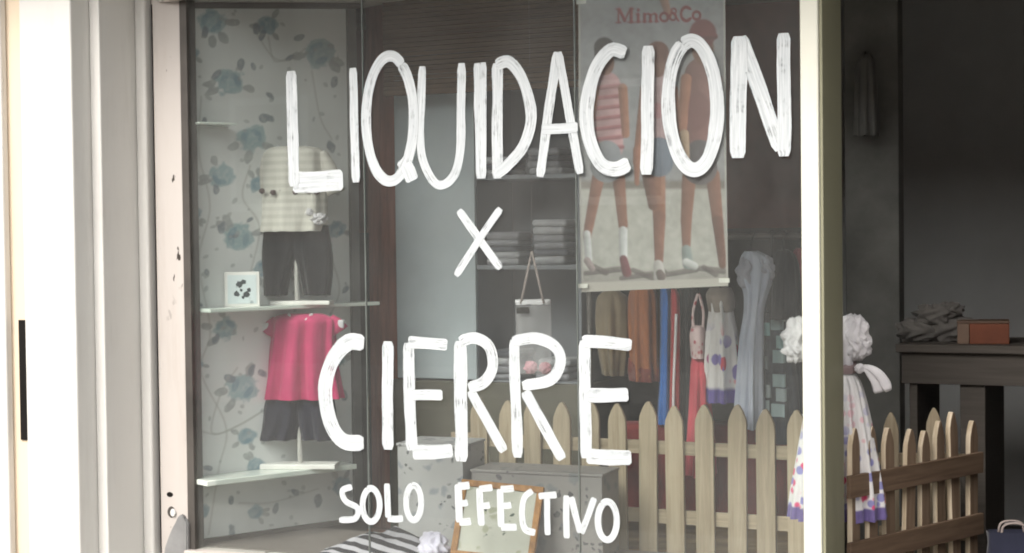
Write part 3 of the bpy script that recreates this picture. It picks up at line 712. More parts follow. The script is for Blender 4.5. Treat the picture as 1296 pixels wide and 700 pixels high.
# ------------------------------------------------------------------ picket fence behind the display
pk = {}
def picket_mesh(h, wd=.078, th=.018, key=None):
    key = key or (round(h, 3), wd)
    if key in pk: return pk[key]
    hw = wd / 2
    prof = [(-hw, 0), (hw, 0), (hw, h - .085), (hw * .93, h - .06), (hw * .6, h - .028), (hw * .22, h - .004), (0, h), (-hw * .22, h - .004), (-hw * .6, h - .028), (-hw * .93, h - .06), (-hw, h - .085)]
    bm = bmesh.new(); f1 = [bm.verts.new((x, -th / 2, z)) for x, z in prof]; f2 = [bm.verts.new((x, th / 2, z)) for x, z in prof]
    bm.faces.new(f1); bm.faces.new(f2); n = len(prof)
    for i in range(n): bm.faces.new((f1[i], f1[(i + 1) % n], f2[(i + 1) % n], f2[i]))
    bmesh.ops.recalc_face_normals(bm, faces=bm.faces)
    es = [e for e in bm.edges if abs(e.verts[0].co.y - e.verts[1].co.y) < 1e-6]
    bmesh.ops.bevel(bm, geom=es, offset=.0015, segments=1, affect='EDGES')
    pk[key] = frombm('picket', bm); return pk[key]
FY = .72
zf = WY(932, 513, FY).z - .08
fx_r = WY(1010, 516, FY).x; fx_l = WY(584, 500, FY).x
fen = tag(empty('picket_fence', (fx_l, FY, .08)), 'long pale pine picket fence standing behind the window display', 'fence')
pme = picket_mesh(zf)
step = (WY(970, 515, FY).x - WY(818, 505, FY).x) / 4
x = WY(970, 515, FY).x + step; rr = random.Random(4); i = 0
while x > fx_l - .02:
    o = link('picket', pme, M['pine'], fen, (x - fx_l + rr.uniform(-.003, .003), 0, rr.uniform(-.012, .008))); o.rotation_euler.y = R(rr.uniform(-.7, .7)); x -= step
for (ya, hgt) in ((569, .055), (657, .058)):
    zr = WY(905, ya, FY + .03).z - .08
    box('rail', -.06, fx_r - fx_l + .12, .012, .032, zr - hgt / 2, zr + hgt / 2, M['pine_x'], fen, bev=.002)
# gate leaf standing open at the doorway
g0 = WY(1079, 550, .36); g1 = WZ(1228, 527, g0.z); gd = Vector((g1.x - g0.x, g1.y - g0.y, 0)); GL = gd.length
gate = tag(empty('picket_gate', (g0.x, g0.y, .08), math.atan2(gd.y, gd.x)), 'short brown picket gate standing open beside the doorway', 'gate')
gh = g0.z - .08; ng = 8
def zat(px, py, l):
    p = Vector((g0.x, g0.y, 0)) + gd.normalized() * l
    nn = Vector((gd.y, -gd.x, 0)).normalized(); return WP(px, py, p, nn).z
M['gate_wood'] = wood('gate_wood', (126, 107, 90), (98, 81, 66))
M['lit_edge'] = wood('lit_edge', (214, 200, 178), (178, 160, 132))  # pale tone that paints the light on the gate's picket edges
M['gate_wood_x'] = wood('gate_wood_x', (118, 98, 81), (94, 76, 62), along='X')
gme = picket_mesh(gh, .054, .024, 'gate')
gme.materials.append(M['gate_wood']); gme.materials.append(M['lit_edge'])     # pale edges carry painted daylight, faces keep the darker brown
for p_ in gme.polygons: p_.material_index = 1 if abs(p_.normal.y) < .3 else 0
for i in range(ng):
    o = link('picket', gme, M['gate_wood'], gate, (GL * i / (ng - 1), 0, rr.uniform(-.03, .03)))
    o.rotation_euler.y = R(rr.uniform(-3.2, 3.2)); o.rotation_euler.z = R(rr.uniform(-5, 5))
for py in (613, 697):
    zr = zat(1085, py, .02) - .08
    box('rail', -.06, GL + .05, -.030, -.012, zr - .042, zr + .042, M['gate_wood_x'], gate, bev=.002)
# second short piece of fence inside the entrance
P2 = WY(1182, 516, 1.05); f2 = tag(empty('picket_fence', (P2.x, P2.y, .08), R(12)), 'short stub of picket fence behind the open brown gate', 'fence')
for dx, dh in ((-.17, -.02), (0, 0), (.07, -.19)):
    link('picket', picket_mesh(P2.z - .08 + dh, .062), M['pine'], f2, (dx, 0, 0))
for z in (.25, .55): box('rail', -.22, .12, .011, .03, z, z + .05, M['pine_x'], f2, bev=.002)

# ------------------------------------------------------------------ white ruffled dress hanging behind the post
DY = .47
LW = Loc(1059, 655, DY)
md_ = fabric('white_floral_dress', (228, 226, 228)); v = md_.tc(); s = md_.sep(v)
vo = md_.n('TexVoronoi', i_Scale=24.0, i_Randomness=.9); md_.set(vo.inputs['Vector'], md_.map(v, (1, .6, 1)))
low = md_.ramp(md_.math('ADD', s[2], md_.math('MULTIPLY', md_.noise(v, 9, 2), .25)), .66, .34)
hit = md_.math('MULTIPLY', md_.ramp(vo.outputs['Distance'], .46, .34), low)
sc_ = md_.sep(vo.outputs['Color'])
fc = md_.mix(md_.ramp(sc_[0], .42, .46), lin((206, 84, 120)), lin((136, 134, 182)))
c1 = md_.mix(hit, lin((212, 210, 210)), fc)
hemb = md_.ramp(s[2], .052, .044)
c1 = md_.mix(hemb, c1, lin((104, 92, 140))); md_.col(c1)
dr = tag(empty('ruffled_dress', LW.o, FACE), 'white ruffled girl dress with floral skirt hanging behind the post', 'dress')
gpart('skirt', md_.m, dr, lambda bm: loft(bm, LW, [(470, 1038, 1083), (490, 1030, 1092), (540, 1017, 1103), (600, 1007, 1113), (655, 1000, 1119)], .13, 15, .016, 8, n=120))
gpart('bodice', M['white_cloth'], dr, lambda bm: loft(bm, LW, [(410, 1041, 1079), (425, 1036, 1084), (450, 1037, 1083), (470, 1038, 1083)], .075, 9, .005, 9))
gpart('sash', fabric('grey_rose_sash', (150, 132, 132)).m, dr, lambda bm: loft(bm, LW, [(457, 1036, 1085), (464, 1035, 1086), (471, 1036, 1085)], .085, 7, .002, 1))
for sx, pc in ((-1, (1013, 428)), (1, (1081, 426))):
    sl_ = gpart('ruffle_sleeve', M['white_cloth'], dr, lambda bm: (puff(bm, (LW.x(pc[0]), -.02, LW.z(pc[1])), .066, 11, .26, sx + 3, .85, 1.25), puff(bm, (LW.x(pc[0] + sx * 4), -.04, LW.z(pc[1] + 12)), .05, 9, .3, sx + 5, .9, 1)))
def f(bm):
    tube(bm, spline([LW.p(1084, 464, -.07), LW.p(1096, 466, -.09), LW.p(1106, 480, -.09), LW.p(1110, 494, -.08)], 4), [.006, .008, .010, .013, .016, .019, .02, .02, .021, .022, .022, .022, .018], 10, .3)
    tube(bm, spline([LW.p(1084, 462, -.07), LW.p(1100, 464, -.1), LW.p(1113, 476, -.1), LW.p(1121, 492, -.09)], 4), [.006, .008, .010, .012, .013, .015, .017, .018, .018, .019, .02, .018, .012], 10, .3)
    puff(bm, (LW.x(1086), -.08, LW.z(464)), .018, 5, .2)
gpart('bow', M['white_cloth'], dr, f)
hg = tag(empty('coat_hanger', LW.o, FACE), 'dark wire hanger hooked on the post carrying the ruffled dress', 'hanger')
M['wire'] = flat('dark_wire', (44, 44, 46), .4, .5, .6)
gpart('arms', M['wire'], hg, lambda bm: tube(bm, spline([LW.p(1030, 414), LW.p(1045, 404), LW.p(1060, 396), LW.p(1075, 404), LW.p(1090, 414)], 4), .005, 8))
gpart('hook', M['wire'], hg, lambda bm: tube(bm, spline([LW.p(1060, 398), LW.p(1061, 372), LW.p(1063, 356), LW.p(1057, 347), LW.p(1050, 352, -.04), LW.p(1048, 358, -.12)], 4), .004, 8))

# ------------------------------------------------------------------ clothes rail with hung clothes
RY = 1.04
zr = WY(900, 300, RY).z
rx0, rx1 = WY(745, 300, RY).x, WY(1040, 300, RY).x
rk = tag(empty('clothes_rail', ((rx0 + rx1) / 2, RY, .08)), 'dark metal clothes rail behind the picket fence full of dresses', 'clothes rail')
hl = (rx1 - rx0) / 2
gpart('top_bar', M['dark_steel'], rk, lambda bm: tube(bm, [(-hl, 0, zr - .08), (hl, 0, zr - .08)], .013, 12))
for sx in (-1, 1):
    gpart('upright', M['dark_steel'], rk, lambda bm: tube(bm, [(sx * hl, 0, .02), (sx * hl, 0, zr - .07)], .013, 12))
    gpart('foot', M['dark_steel'], rk, lambda bm: bbox(bm, sx * hl - .02, sx * hl + .02, -.22, .22, 0, .03, .004))
def hung(name, label, cat, bot, rows, mat, dep=.05, folds=6, amp=.01, seed=0, dy=0.0, extra=None, hook=True, part='body', n=64):
    cx = (rows[0][1] + rows[0][2]) / 2
    L = Loc(cx, bot, RY + dy); t = tag(empty(name, L.o, FACE), label, cat)
    gpart(part, mat, t, lambda bm: loft(bm, L, rows, dep, folds, amp, seed, n=n))
    if extra: extra(L, t)
    if hook:
        hz_ = zr - L.o.z
        gpart('hanger_hook', M['wire'], t, lambda bm: tube(bm, spline([(L.x(cx), 0, L.z(rows[0][0]) - .01), (L.x(cx), 0, hz_ - .02), (L.x(cx) + .012, 0, hz_ + .014), (L.x(cx), 0, hz_ + .024), (L.x(cx) - .014, -.0, hz_ + .012)], 4), .0035, 8))
    return t
hung('olive_jacket', 'dim olive brown jacket at the end of the clothes rail', 'jacket', 478, [(368, 765, 785), (378, 756, 796), (400, 754, 800), (440, 757, 798), (474, 764, 792)], fabric('olive_cloth', (126, 112, 92)).m, .10, 7, .012, 1, .05)
hung('rust_coat', 'rust brown coat hanging beside the olive jacket', 'coat', 482, [(360, 806, 820), (370, 798, 832), (400, 797, 834), (455, 799, 834), (480, 800, 835)], fabric('rust_cloth', (150, 92, 58), (128, 76, 50)).m, .12, 8, .014, 2,
     extra=lambda L, t: gpart('hem_panel', fabric('maroon_cloth', (116, 58, 50)).m, t, lambda bm: loft(bm, L, [(452, 797, 836), (468, 797, 837), (481, 798, 838)], .125, 8, .01, 2, taper_amp=False)))
hung('blue_trousers', 'royal blue trousers hanging next to the rust coat', 'trousers', 536, [(360, 838, 846), (372, 837, 852), (400, 837, 852), (470, 835, 850), (535, 832, 849)], fabric('blue_cloth', (44, 98, 168)).m, .10, 5, .006, 3)
hung('red_jacket', 'red garment with white piping beside the blue trousers', 'garment', 522, [(366, 851, 858), (380, 850, 862), (430, 849, 863), (522, 846, 862)], fabric('red_cloth', (164, 52, 56)).m, .08, 5, .006, 4, -.03,
     extra=lambda L, t: gpart('piping', M['white_cloth'], t, lambda bm: tube(bm, spline([L.p(857, 396, -.085), L.p(855, 440, -.088), L.p(853, 480, -.088), L.p(852, 520, -.088)], 5), .006, 8)))
hung('black_dress', 'plain black dress between red garment and coral dress', 'dress', 556, [(360, 864, 874), (372, 860, 880), (420, 860, 880), (555, 858, 886)], fabric('black_jersey', (36, 40, 40)).m, .10, 6, .008, 5, .03)
mc = fabric('coral_print', (214, 176, 176)); v = mc.tc(); vo = mc.n('TexVoronoi', i_Scale=30.0); mc.set(vo.inputs['Vector'], v); mc.col(mc.mix(mc.ramp(vo.outputs['Distance'], .4, .25), lin((214, 190, 190)), lin((176, 82, 92))))
def coral(L, t):
    gpart('bodice', mc.m, t, lambda bm: loft(bm, L, [(412, 877, 893), (425, 874, 895), (440, 875, 895), (452, 876, 895)], .10, 5, .005, 1))
    gpart('strap', mc.m, t, lambda bm: tube(bm, spline([L.p(879, 415, -.04), L.p(879, 395, -.02), L.p(884, 376), L.p(886, 372)], 4), .006, 8))
    gpart('strap', mc.m, t, lambda bm: tube(bm, spline([L.p(891, 415, -.04), L.p(892, 395, -.02), L.p(888, 376), L.p(886, 372)], 4), .006, 8))
hung('coral_dress', 'coral pink strappy dress with printed bodice behind the fence', 'dress', 600, [(450, 877, 896), (470, 875, 899), (520, 873, 901), (600, 869, 906)], fabric('coral_cloth', (206, 84, 96), (186, 66, 80)).m, .11, 8, .014, 6, -.06, coral, part='skirt')
# white blouse with purple floral hem
mb = fabric('floral_hem_blouse', (216, 212, 212)); v = mb.tc(); s = mb.sep(v)
vo = mb.n('TexVoronoi', i_Scale=15.0); mb.set(vo.inputs['Vector'], v); scb = mb.sep(vo.outputs['Color'])
kb = mb.math('MULTIPLY', mb.ramp(vo.outputs['Distance'], .46, .38), mb.ramp(s[2], .34, .22))
c1 = mb.mix(kb, lin((218, 214, 214)), mb.mix(mb.ramp(scb[1], .5, .54), lin((204, 74, 92)), lin((128, 116, 176))))
c1 = mb.mix(mb.ramp(s[2], .068, .052), c1, lin((98, 84, 152))); mb.col(c1)
hung('floral_dress', 'white sleeveless dress with red flowers and purple hem on the rail', 'dress', 508, [(365, 902, 924), (374, 897, 928), (395, 899, 928), (440, 894, 934), (508, 892, 937)], mb.m, .10, 8, .016, 7, -.10,
     extra=lambda L, t: gpart('yoke', fabric('taupe_lace', (152, 140, 132)).m, t, lambda bm: loft(bm, L, [(364, 900, 926), (372, 895, 930), (388, 897, 931), (394, 899, 929)], .103, 6, .004, 3)))
lv = fabric('pale_lavender', (196, 200, 214), (176, 182, 200)).m
hung('lavender_dress', 'long pale lavender dress hanging between floral and check dresses', 'dress', 542, [(318, 944, 962), (328, 939, 978), (350, 938, 980), (372, 944, 972), (396, 944, 966), (430, 938, 966), (480, 934, 965), (541, 930, 967)], lv, .09, 8, .016, 8, -.14,
     extra=lambda L, t: gpart('gauze_collar', fabric('grey_gauze', (182, 182, 194)).m, t, lambda bm: (puff(bm, (L.x(948), -.03, L.z(345)), .055, 7, .25, 2, .8, 1.2), puff(bm, (L.x(968), -.03, L.z(340)), .05, 7, .25, 5, .8, 1.1))))
mk = fabric('patch_check', (60, 66, 72)); v = mk.tc(); vo = mk.n('TexVoronoi', i_Scale=15.0, distance='CHEBYCHEV', i_Randomness=.55); mk.set(vo.inputs['Vector'], mk.map(v, (1, .3, 1)))
sck = mk.sep(vo.outputs['Color']); kc = mk.math('MULTIPLY', mk.ramp(vo.outputs['Distance'], .42, .38), mk.ramp(sck[0], .28, .32))
mk.col(mk.mix(kc, lin((58, 64, 72)), mk.mix(sck[1], lin((226, 226, 230)), lin((130, 172, 172)))))
hung('patchwork_dress', 'dark dress with white and teal square patches', 'dress', 560, [(394, 968, 990), (404, 962, 1000), (430, 960, 1006), (480, 960, 1012), (559, 958, 1018)], mk.m, .10, 9, .014, 9, -.02,
     extra=lambda L, t: [gpart('strap', mk.m, t, lambda bm, x=x: tube(bm, spline([L.p(x, 402, -.04), L.p(x + 3, 385, -.03), L.p(979, 360), L.p(979, 350)], 4), .006, 8)) for x in (968, 992)])
hung('black_vest', 'black sleeveless top hanging over the patchwork dress', 'top', 405, [(316, 984, 1000), (326, 978, 1008), (350, 976, 1012), (404, 974, 1014)], fabric('black_knit', (34, 36, 40)).m, .08, 6, .008, 10, -.08)
hung('red_vest', 'small red top at the end of the clothes rail by the post', 'top', 372, [(314, 1008, 1022), (322, 1004, 1028), (345, 1004, 1030), (372, 1003, 1030)], fabric('dull_red_cloth', (150, 66, 72)).m, .08, 6, .008, 11, .03)
# low dark red cloth bundle hanging from a second bar behind the fence
L = Loc(905, 700, RY + .12)
t = tag(empty('red_blanket', Vector((L.o.x, L.o.y, .08)), FACE), 'dark red blanket draped over a bench behind the fence', 'blanket')
LR = Loc(905, 545, RY + .12); zb_ = LR.o.z - .08
def f(bm):
    n_, m_ = 90, 24; g = []
    for j in range(m_):
        row = []
        for i in range(n_):
            u = i / (n_ - 1) - .5; q = j / (m_ - 1)
            row.append(bm.verts.new((u * 230 / LR.s, -.11 - .035 * q + .018 * q * math.sin(u * 60 + 2 * math.sin(u * 20)) + .01 * noise.noise(Vector((u * 14, q * 3, 1))), zb_ * (1 - .62 * q) + .03)))
        g.append(row)
    back = [bm.verts.new((v_.co.x, .12, v_.co.z)) for v_ in g[0]]
    for r0, r1 in zip([back] + g, g):
        for i in range(n_ - 1): bm.faces.new((r0[i], r0[i + 1], r1[i + 1], r1[i]))
gpart('drape', fabric('dark_red_blanket', (128, 42, 40), (100, 34, 34)).m, t, f)
gpart('bench', wood('honey_wood', (150, 122, 72), (118, 92, 50), along='X'), t, lambda bm: bbox(bm, -115 / LR.s, 115 / LR.s, -.09, .10, 0, zb_ + .02, .004))

# ------------------------------------------------------------------ hanging bag
BY = .42
LG = Loc(676, 474, BY)
t = tag(empty('hanging_pouch', LG.o, FACE), 'small sheer white pouch with cord handles hanging behind the glass', 'bag')
def sheer():
    m = N('sheer_white'); tr = m.n('BsdfTransparent'); mx = m.n('MixShader'); v = m.tc()
    m.col(lin((214, 212, 214))).rough(.6)
    m.set(mx.inputs[0], m.ramp(m.noise(v, 9, 3), .3, .75, .10, .32)); m.t.links.new(tr.outputs[0], mx.inputs[1]); m.t.links.new(m.b.outputs[0], mx.inputs[2]); m.t.links.new(mx.outputs[0], m.out.inputs[0]); return m.m
gpart('pouch', sheer(), t, lambda bm: loft(bm, LG, [(380, 654, 697), (386, 653, 698), (430, 653, 698), (473, 654, 697)], .04, 5, .006, 3, capb=True))
gpart('rim', M['white_cloth'], t, lambda bm: loft(bm, LG, [(379, 653, 698), (382, 653, 698), (385, 653, 698)], .041, 3, .001, 3))
M['cord'] = flat('beige_cord', (150, 138, 134), .8)
for x_ in (661, 690):
    gpart('cord', M['cord'], t, lambda bm: tube(bm, [LG.p(x_, 384, -.03), LG.p(675, 318, 0)], .005, 8))
gpart('hanging_line', M['cord'], t, lambda bm: tube(bm, [LG.p(675, 319, 0), (LG.x(675), 0, RZ1 - LG.o.z)], .0005, 6))
gpart('label_tag', M['black_gap'], t, lambda bm: bbox(bm, LG.x(656), LG.x(672), -.052, -.046, LG.z(396), LG.z(388)))
gpart('content', fabric('rose_content', (204, 150, 160)).m, t, lambda bm: (puff(bm, (LG.x(690), 0, LG.z(466)), .024, 5, .2), puff(bm, (LG.x(672), 0, LG.z(465)), .026, 5, .2, 4)))

# ------------------------------------------------------------------ poster on the inside of the glass
NX, NYY = 170, 330
cs = [(731, -12), (917, -22), (921, 362), (734, 370)]
U, V = np.meshgrid(np.linspace(0, 1, NX), np.linspace(0, 1, NYY))
PX = (cs[0][0] * (1 - U) + cs[1][0] * U) * (1 - V) + (cs[3][0] * (1 - U) + cs[2][0] * U) * V
PY_ = (cs[0][1] * (1 - U) + cs[1][1] * U) * (1 - V) + (cs[3][1] * (1 - U) + cs[2][1] * U) * V
img = np.ones((NYY, NX, 3)) * np.array(lin((172, 172, 177))[:3])
def put(k, col):
    global img
    k = np.clip(k, 0, 1)[..., None]; img = img * (1 - k) + np.array(lin(col)[:3]) * k
def pel(cx, cy, rx, ry, col, a=1): put((1.08 - np.hypot((PX - cx) / rx, (PY_ - cy) / ry)) / .16 * a if a == 1 else np.clip((1.08 - np.hypot((PX - cx) / rx, (PY_ - cy) / ry)) / .16, 0, 1) * a, col)
def cap(p, q, r0, r1, col, a=1):
    p, q = np.array(p, float), np.array(q, float); d_ = q - p; t_ = np.clip(((PX - p[0]) * d_[0] + (PY_ - p[1]) * d_[1]) / d_.dot(d_), 0, 1)
    lat = ((PX - p[0]) * d_[1] - (PY_ - p[1]) * d_[0]) / np.hypot(*d_) / max(r0, r1)
    global img
    dist = np.hypot(PX - p[0] - d_[0] * t_, PY_ - p[1] - d_[1] * t_); k_ = (np.clip((r0 + (r1 - r0) * t_ - dist) / 1.5 + .5, 0, 1) * a)[..., None]
    img = img * (1 - k_) + np.array(lin(col)[:3]) * np.clip(1.12 + .5 * lat, .5, 1.7)[..., None] * k_
put((PY_ - 120) / 200 * .5, (206, 206, 206)); put((PY_ - 226) / 5, (150, 140, 132)); put((PY_ - 237) / 4, (214, 211, 202))
put((PY_ - 338) / 8, (190, 184, 176))
SK, SD, SKL = (150, 98, 78), (126, 80, 64), (172, 112, 86)
for x0_, y0_, x1_, y1_ in ((740, 346, 790, 340), (785, 352, 840, 345), (830, 350, 880, 341), (868, 338, 915, 343), (745, 335, 765, 345), (800, 342, 830, 354), (890, 338, 905, 347)): cap((x0_, y0_), (x1_, y1_), 3, 4, (110, 98, 96), .8)
# left child
cap((757, 225), (745, 285), 8, 6, SK); cap((745, 285), (742, 300), 6, 5, SK); cap((783, 225), (788, 285), 8, 6, SK); cap((742, 296), (744, 328), 4.5, 4.5, (214, 214, 214)); cap((788, 292), (788, 325), 5.5, 5, (222, 222, 222)); cap((742, 330), (748, 340), 4.5, 4, (170, 150, 150)); cap((788, 328), (792, 345), 5, 6, (128, 70, 76))
cap((768, 108), (768, 185), 17, 21, (196, 150, 154))
for k in range(7): cap((750, 112 + 13 * k), (788, 108 + 13 * k), 2.6, 2.6, (168, 88, 96), .85)
cap((768, 196), (768, 210), 18, 21, (150, 152, 160)); cap((752, 112), (744, 175), 6, 5, SKL); cap((788, 112), (792, 170), 6, 5, SKL)
pel(766, 80, 11, 15, SK); pel(764, 60, 13, 13, (58, 48, 46)); cap((756, 62), (754, 84), 4, 3, (58, 48, 46))
# middle child
cap((832, 215), (834, 275), 10, 8, (164, 106, 78)); cap((834, 275), (833, 330), 8, 5.5, SK); cap((818, 215), (826, 260), 7, 6, SD); cap((832, 335), (834, 352), 6, 8, (206, 200, 196)); cap((834, 346), (836, 350), 5, 6, (120, 104, 100))
cap((834, 108), (834, 180), 18, 19, (192, 156, 160)); cap((834, 192), (834, 206), 18, 18, (112, 122, 140)); cap((816, 112), (806, 205), 6, 5, SKL); cap((806, 190), (806, 232), 5, 3, SKL); cap((852, 114), (858, 180), 6, 5, SK)
pel(832, 82, 12, 16, SK); pel(832, 66, 14, 14, (132, 74, 58)); cap((844, 70), (846, 100), 4, 3, (132, 74, 58)); pel(832, 140, 8, 10, (204, 110, 120), .5)
cap((838, -5), (846, 20), 6, 4, (178, 110, 70), .7)
# right child
cap((872, 225), (868, 280), 9, 7, SK); cap((868, 280), (868, 318), 7, 5, SK); cap((902, 222), (908, 280), 9, 7, SK); cap((908, 280), (914, 335), 7, 5, SD); cap((868, 316), (870, 334), 6, 7, (150, 160, 158)); cap((868, 332), (878, 337), 5, 5, (210, 210, 208))
cap((888, 95), (884, 190), 22, 20, (150, 98, 94)); cap((886, 196), (886, 212), 19, 22, (100, 92, 98)); cap((868, 100), (862, 180), 7, 6, SKL); cap((908, 100), (908, 170), 6, 5, SK); cap((866, 170), (868, 210), 6, 5, (192, 160, 130))
pel(889, 62, 14, 19, SK); pel(889, 42, 17, 18, (140, 58, 62)); cap((874, 46), (904, 46), 4, 4, (124, 50, 54)); pel(884, 140, 14, 24, (132, 72, 74), .5)
RED = (150, 44, 54)
def ring_(cx, cy, rx, ry, w_, a0=None):
    d_ = np.abs(np.hypot((PX - cx) / rx, (PY_ - cy) / ry) - 1) * min(rx, ry); k_ = np.clip((w_ - d_) / 1.0 + .5, 0, 1)
    if a0 is not None: k_ = k_ * ((PX < cx + a0) | (np.abs(PY_ - cy) > ry * .55))
    put(k_, RED)
def tl(*q):
    for x0, y0, x1, y1, w_ in q:
        cap((x0, y0 - (x0 - 830) * .03), (x1, y1 - (x1 - 830) * .03), w_, w_, RED)
tl((782, 10, 782, 27, 1.2), (783, 10, 790, 25, 2.0), (790, 25, 797, 10, 1.1), (798, 10, 798, 27, 2.1), (779, 27, 785, 27, .9), (794, 27, 802, 27, .9), (779, 10, 783, 10, .9), (797, 10, 801, 10, .9))
tl((807, 17, 807, 27, 1.9), (804, 27, 810, 27, .9), (804.5, 17, 807, 17, .9), (807, 11.5, 807, 12, 1.9))
tl((815, 17, 815, 27, 1.8), (822.5, 19, 822.5, 27, 1.8), (830, 19, 830, 27, 1.8), (815, 18.5, 820, 16.8, 1.0), (820, 16.8, 822.5, 19, 1.2), (823, 18.5, 828, 16.8, 1.0), (828, 16.8, 830, 19, 1.2), (812.5, 27, 817.5, 27, .8), (820.5, 27, 825, 27, .8), (828, 27, 833, 27, .8))
ring_(840, 21.5, 5, 5.2, 1.6)
ring_(852, 14, 3, 3.4, 1.1); ring_(851, 21, 4, 4.4, 1.2); tl((851, 16, 858, 27, 1.3))
ring_(868, 17.5, 6.6, 8.6, 1.7, 2.5); ring_(881, 19.5, 4.6, 5.0, 1.6)
rn = np.random.RandomState(8)
def sm(n_):
    a = rn.rand(n_ * 2 + 2, n_ + 2); x = U * n_; y = V * n_ * 2; xi, yi = x.astype(int), y.astype(int); fx, fy = x - xi, y - yi
    return (a[yi, xi] * (1 - fx) + a[yi, xi + 1] * fx) * (1 - fy) + (a[yi + 1, xi] * (1 - fx) + a[yi + 1, xi + 1] * fx) * fy
gn = (sm(9) + sm(22) + sm(50) - 1.5)
img = img * .9 + img.mean(2, keepdims=True) * .1
img = (img * .36 + .028) * (1 + .16 * gn)[..., None]

bd = np.minimum(np.minimum(U, 1 - U) * 190, np.minimum(V, 1 - V) * 375); put((3 - bd) / 1.0, (138, 135, 132)); put((PY_ - 357 + (PX - 731) * .03) / 1.5, (146, 142, 136))
PYW = .013
verts = []
for j in range(NYY):
    for i in range(NX):
        p = WY(PX[j, i], PY_[j, i], PYW); cur = .006 * (math.sin(V[j, i] * 7 + 1) * .5 + .5) + .010 * (V[j, i] ** 6) * (1 - U[j, i]); verts.append((p.x, p.y + cur, p.z))
org = Vector(verts[(NYY - 1) * NX + NX // 2]); verts = [(v_[0] - org.x, v_[1] - org.y, v_[2] - org.z) for v_ in verts]
faces = [(j * NX + i, (j + 1) * NX + i, (j + 1) * NX + i + 1, j * NX + i + 1) for j in range(NYY - 1) for i in range(NX - 1)]
me = mesh('paper', verts, faces)
at = me.color_attributes.new('print', 'FLOAT_COLOR', 'POINT'); at.data.foreach_set('color', np.concatenate([img, np.ones((NYY, NX, 1))], 2).astype(np.float32).ravel())
pos = tag(empty('poster', org), 'tall fashion poster of three standing children taped inside the glass', 'poster')
pp = link('paper', me, attr_mat('poster_print', rough=.35), pos); md = pp.modifiers.new('thickness', 'SOLIDIFY'); md.thickness = .0008; md.offset = 1
for (x_, y_) in ((735, 2), (914, -6), (737, 362), (916, 355)):
    c_ = WY(x_, y_, PYW) - org
    link('tape', None or frombm('tape', (lambda bm: (bbox(bm, c_.x - .02, c_.x + .02, -.0034 - .003, -.003, c_.z - .008, c_.z + .008), bm)[1])(bmesh.new())), flat('clear_tape', (206, 204, 196), .25), pos)

# ------------------------------------------------------------------ back of the shop
# wooden slat blind hanging from the ceiling
BLY = 0.98
b0, b1 = WY(486, 50, BLY).x, WY(737, 50, BLY).x; zb = WY(600, 108, BLY).z
bl = tag(empty('slat_blind', ((b0 + b1) / 2, BLY, zb)), 'brown wooden slat blind half lowered in front of the cabinet', 'blind')
def f(bm):
    z = 0.0; q = random.Random(2)
    while z < RZ1 - zb - .05:
        a0 = len(bm.verts); bbox(bm, -(b1 - b0) / 2, (b1 - b0) / 2, -.008, .004, z, z + .019)
        bm.verts.ensure_lookup_table(); tl = R(18) + q.uniform(-.1, .1)
        for v_ in bm.verts[a0:]:
            y_, z_ = v_.co.y, v_.co.z - z; v_.co.y = y_ * math.cos(tl) - z_ * math.sin(tl); v_.co.z = z + y_ * math.sin(tl) + z_ * math.cos(tl) + .006 * math.sin(v_.co.x * 5)
        z += .0215
o = gpart('slats', M['brown_wood_x'], bl, f, False); o['kind'] = 'stuff'
box('head_box', -(b1 - b0) / 2, (b1 - b0) / 2, -.03, .03, RZ1 - zb - .05, RZ1 - zb, M['brown_wood_x'], bl, bev=.004)
box('bottom_bar', -(b1 - b0) / 2, (b1 - b0) / 2, -.016, .012, -.03, -.004, M['brown_wood_x'], bl, bev=.003)
# reddish brown pillar
c0, c1_ = WY(466, 300, 1.15).x, WY(513, 300, 1.15).x
pil = tag(empty('wood_pillar', ((c0 + c1_) / 2, 1.25, .08)), 'reddish brown wooden pillar between wallpaper panel and grey cabinet', 'pillar')
hp = (c1_ - c0) / 2
M['red_wood'] = wood('red_wood', (150, 96, 80), (112, 70, 60))
box('shaft', -hp, hp, -.1, .1, .12, RZ1 - .08 - .06, M['red_wood'], pil, bev=.006)
box('foot', -hp - .02, hp + .02, -.12, .12, 0, .119, M['red_wood'], pil, bev=.006); box('capital', -hp - .02, hp + .02, -.12, .12, RZ1 - .139, RZ1 - .081, M['red_wood'], pil, bev=.006)
# grey-green cupboard
CY = 1.12
k0, k1, km = WY(500, 300, CY).x, WY(735, 300, CY).x, WY(602, 300, CY).x
zc0 = WY(600, 482, CY).z; zc1 = 2.45
cup = tag(empty('cupboard', ((k0 + k1) / 2, CY, .08)), 'tall grey cupboard with one pale door and open shelves of folded clothes', 'cupboard')
hx_ = (k1 - k0) / 2; mx_ = km - (k0 + k1) / 2
M['greygreen'] = flat('greygreen_paint', (184, 193, 198), .5, .4, 0, 0, .08); M['slate'] = flat('slate_paint', (128, 132, 138), .5, .4, 0, 0, .1); M['olive'] = flat('olive_shade_and_paint', (92, 88, 74), .6, .4, 0, 0, .2)
zq0, zq1 = zc0 - .08, zc1 - .08
box('carcass', -hx_, mx_ - .001, .022, .5, zq0, zq1, M['slate'], cup)
box('door', -hx_ + .003, mx_ - .003, 0, .02, zq0 + .005, zq1 - .005, M['greygreen'], cup, bev=.003)
box('back_panel', mx_, hx_, .40, .42, zq0, zq1, M['slate'], cup)
box('side_panel', hx_ - .02, hx_, .0, .399, zq0, zq1, M['slate'], cup, bev=.002)
SZ = [WY(660, y_, CY + .1).z - .08 for y_ in (480, 335, 222, 100)]
for z_ in SZ: box('shelf', mx_ + .001, hx_ - .021, .004, .399, z_ - .02, z_, M['slate'], cup, bev=.002)
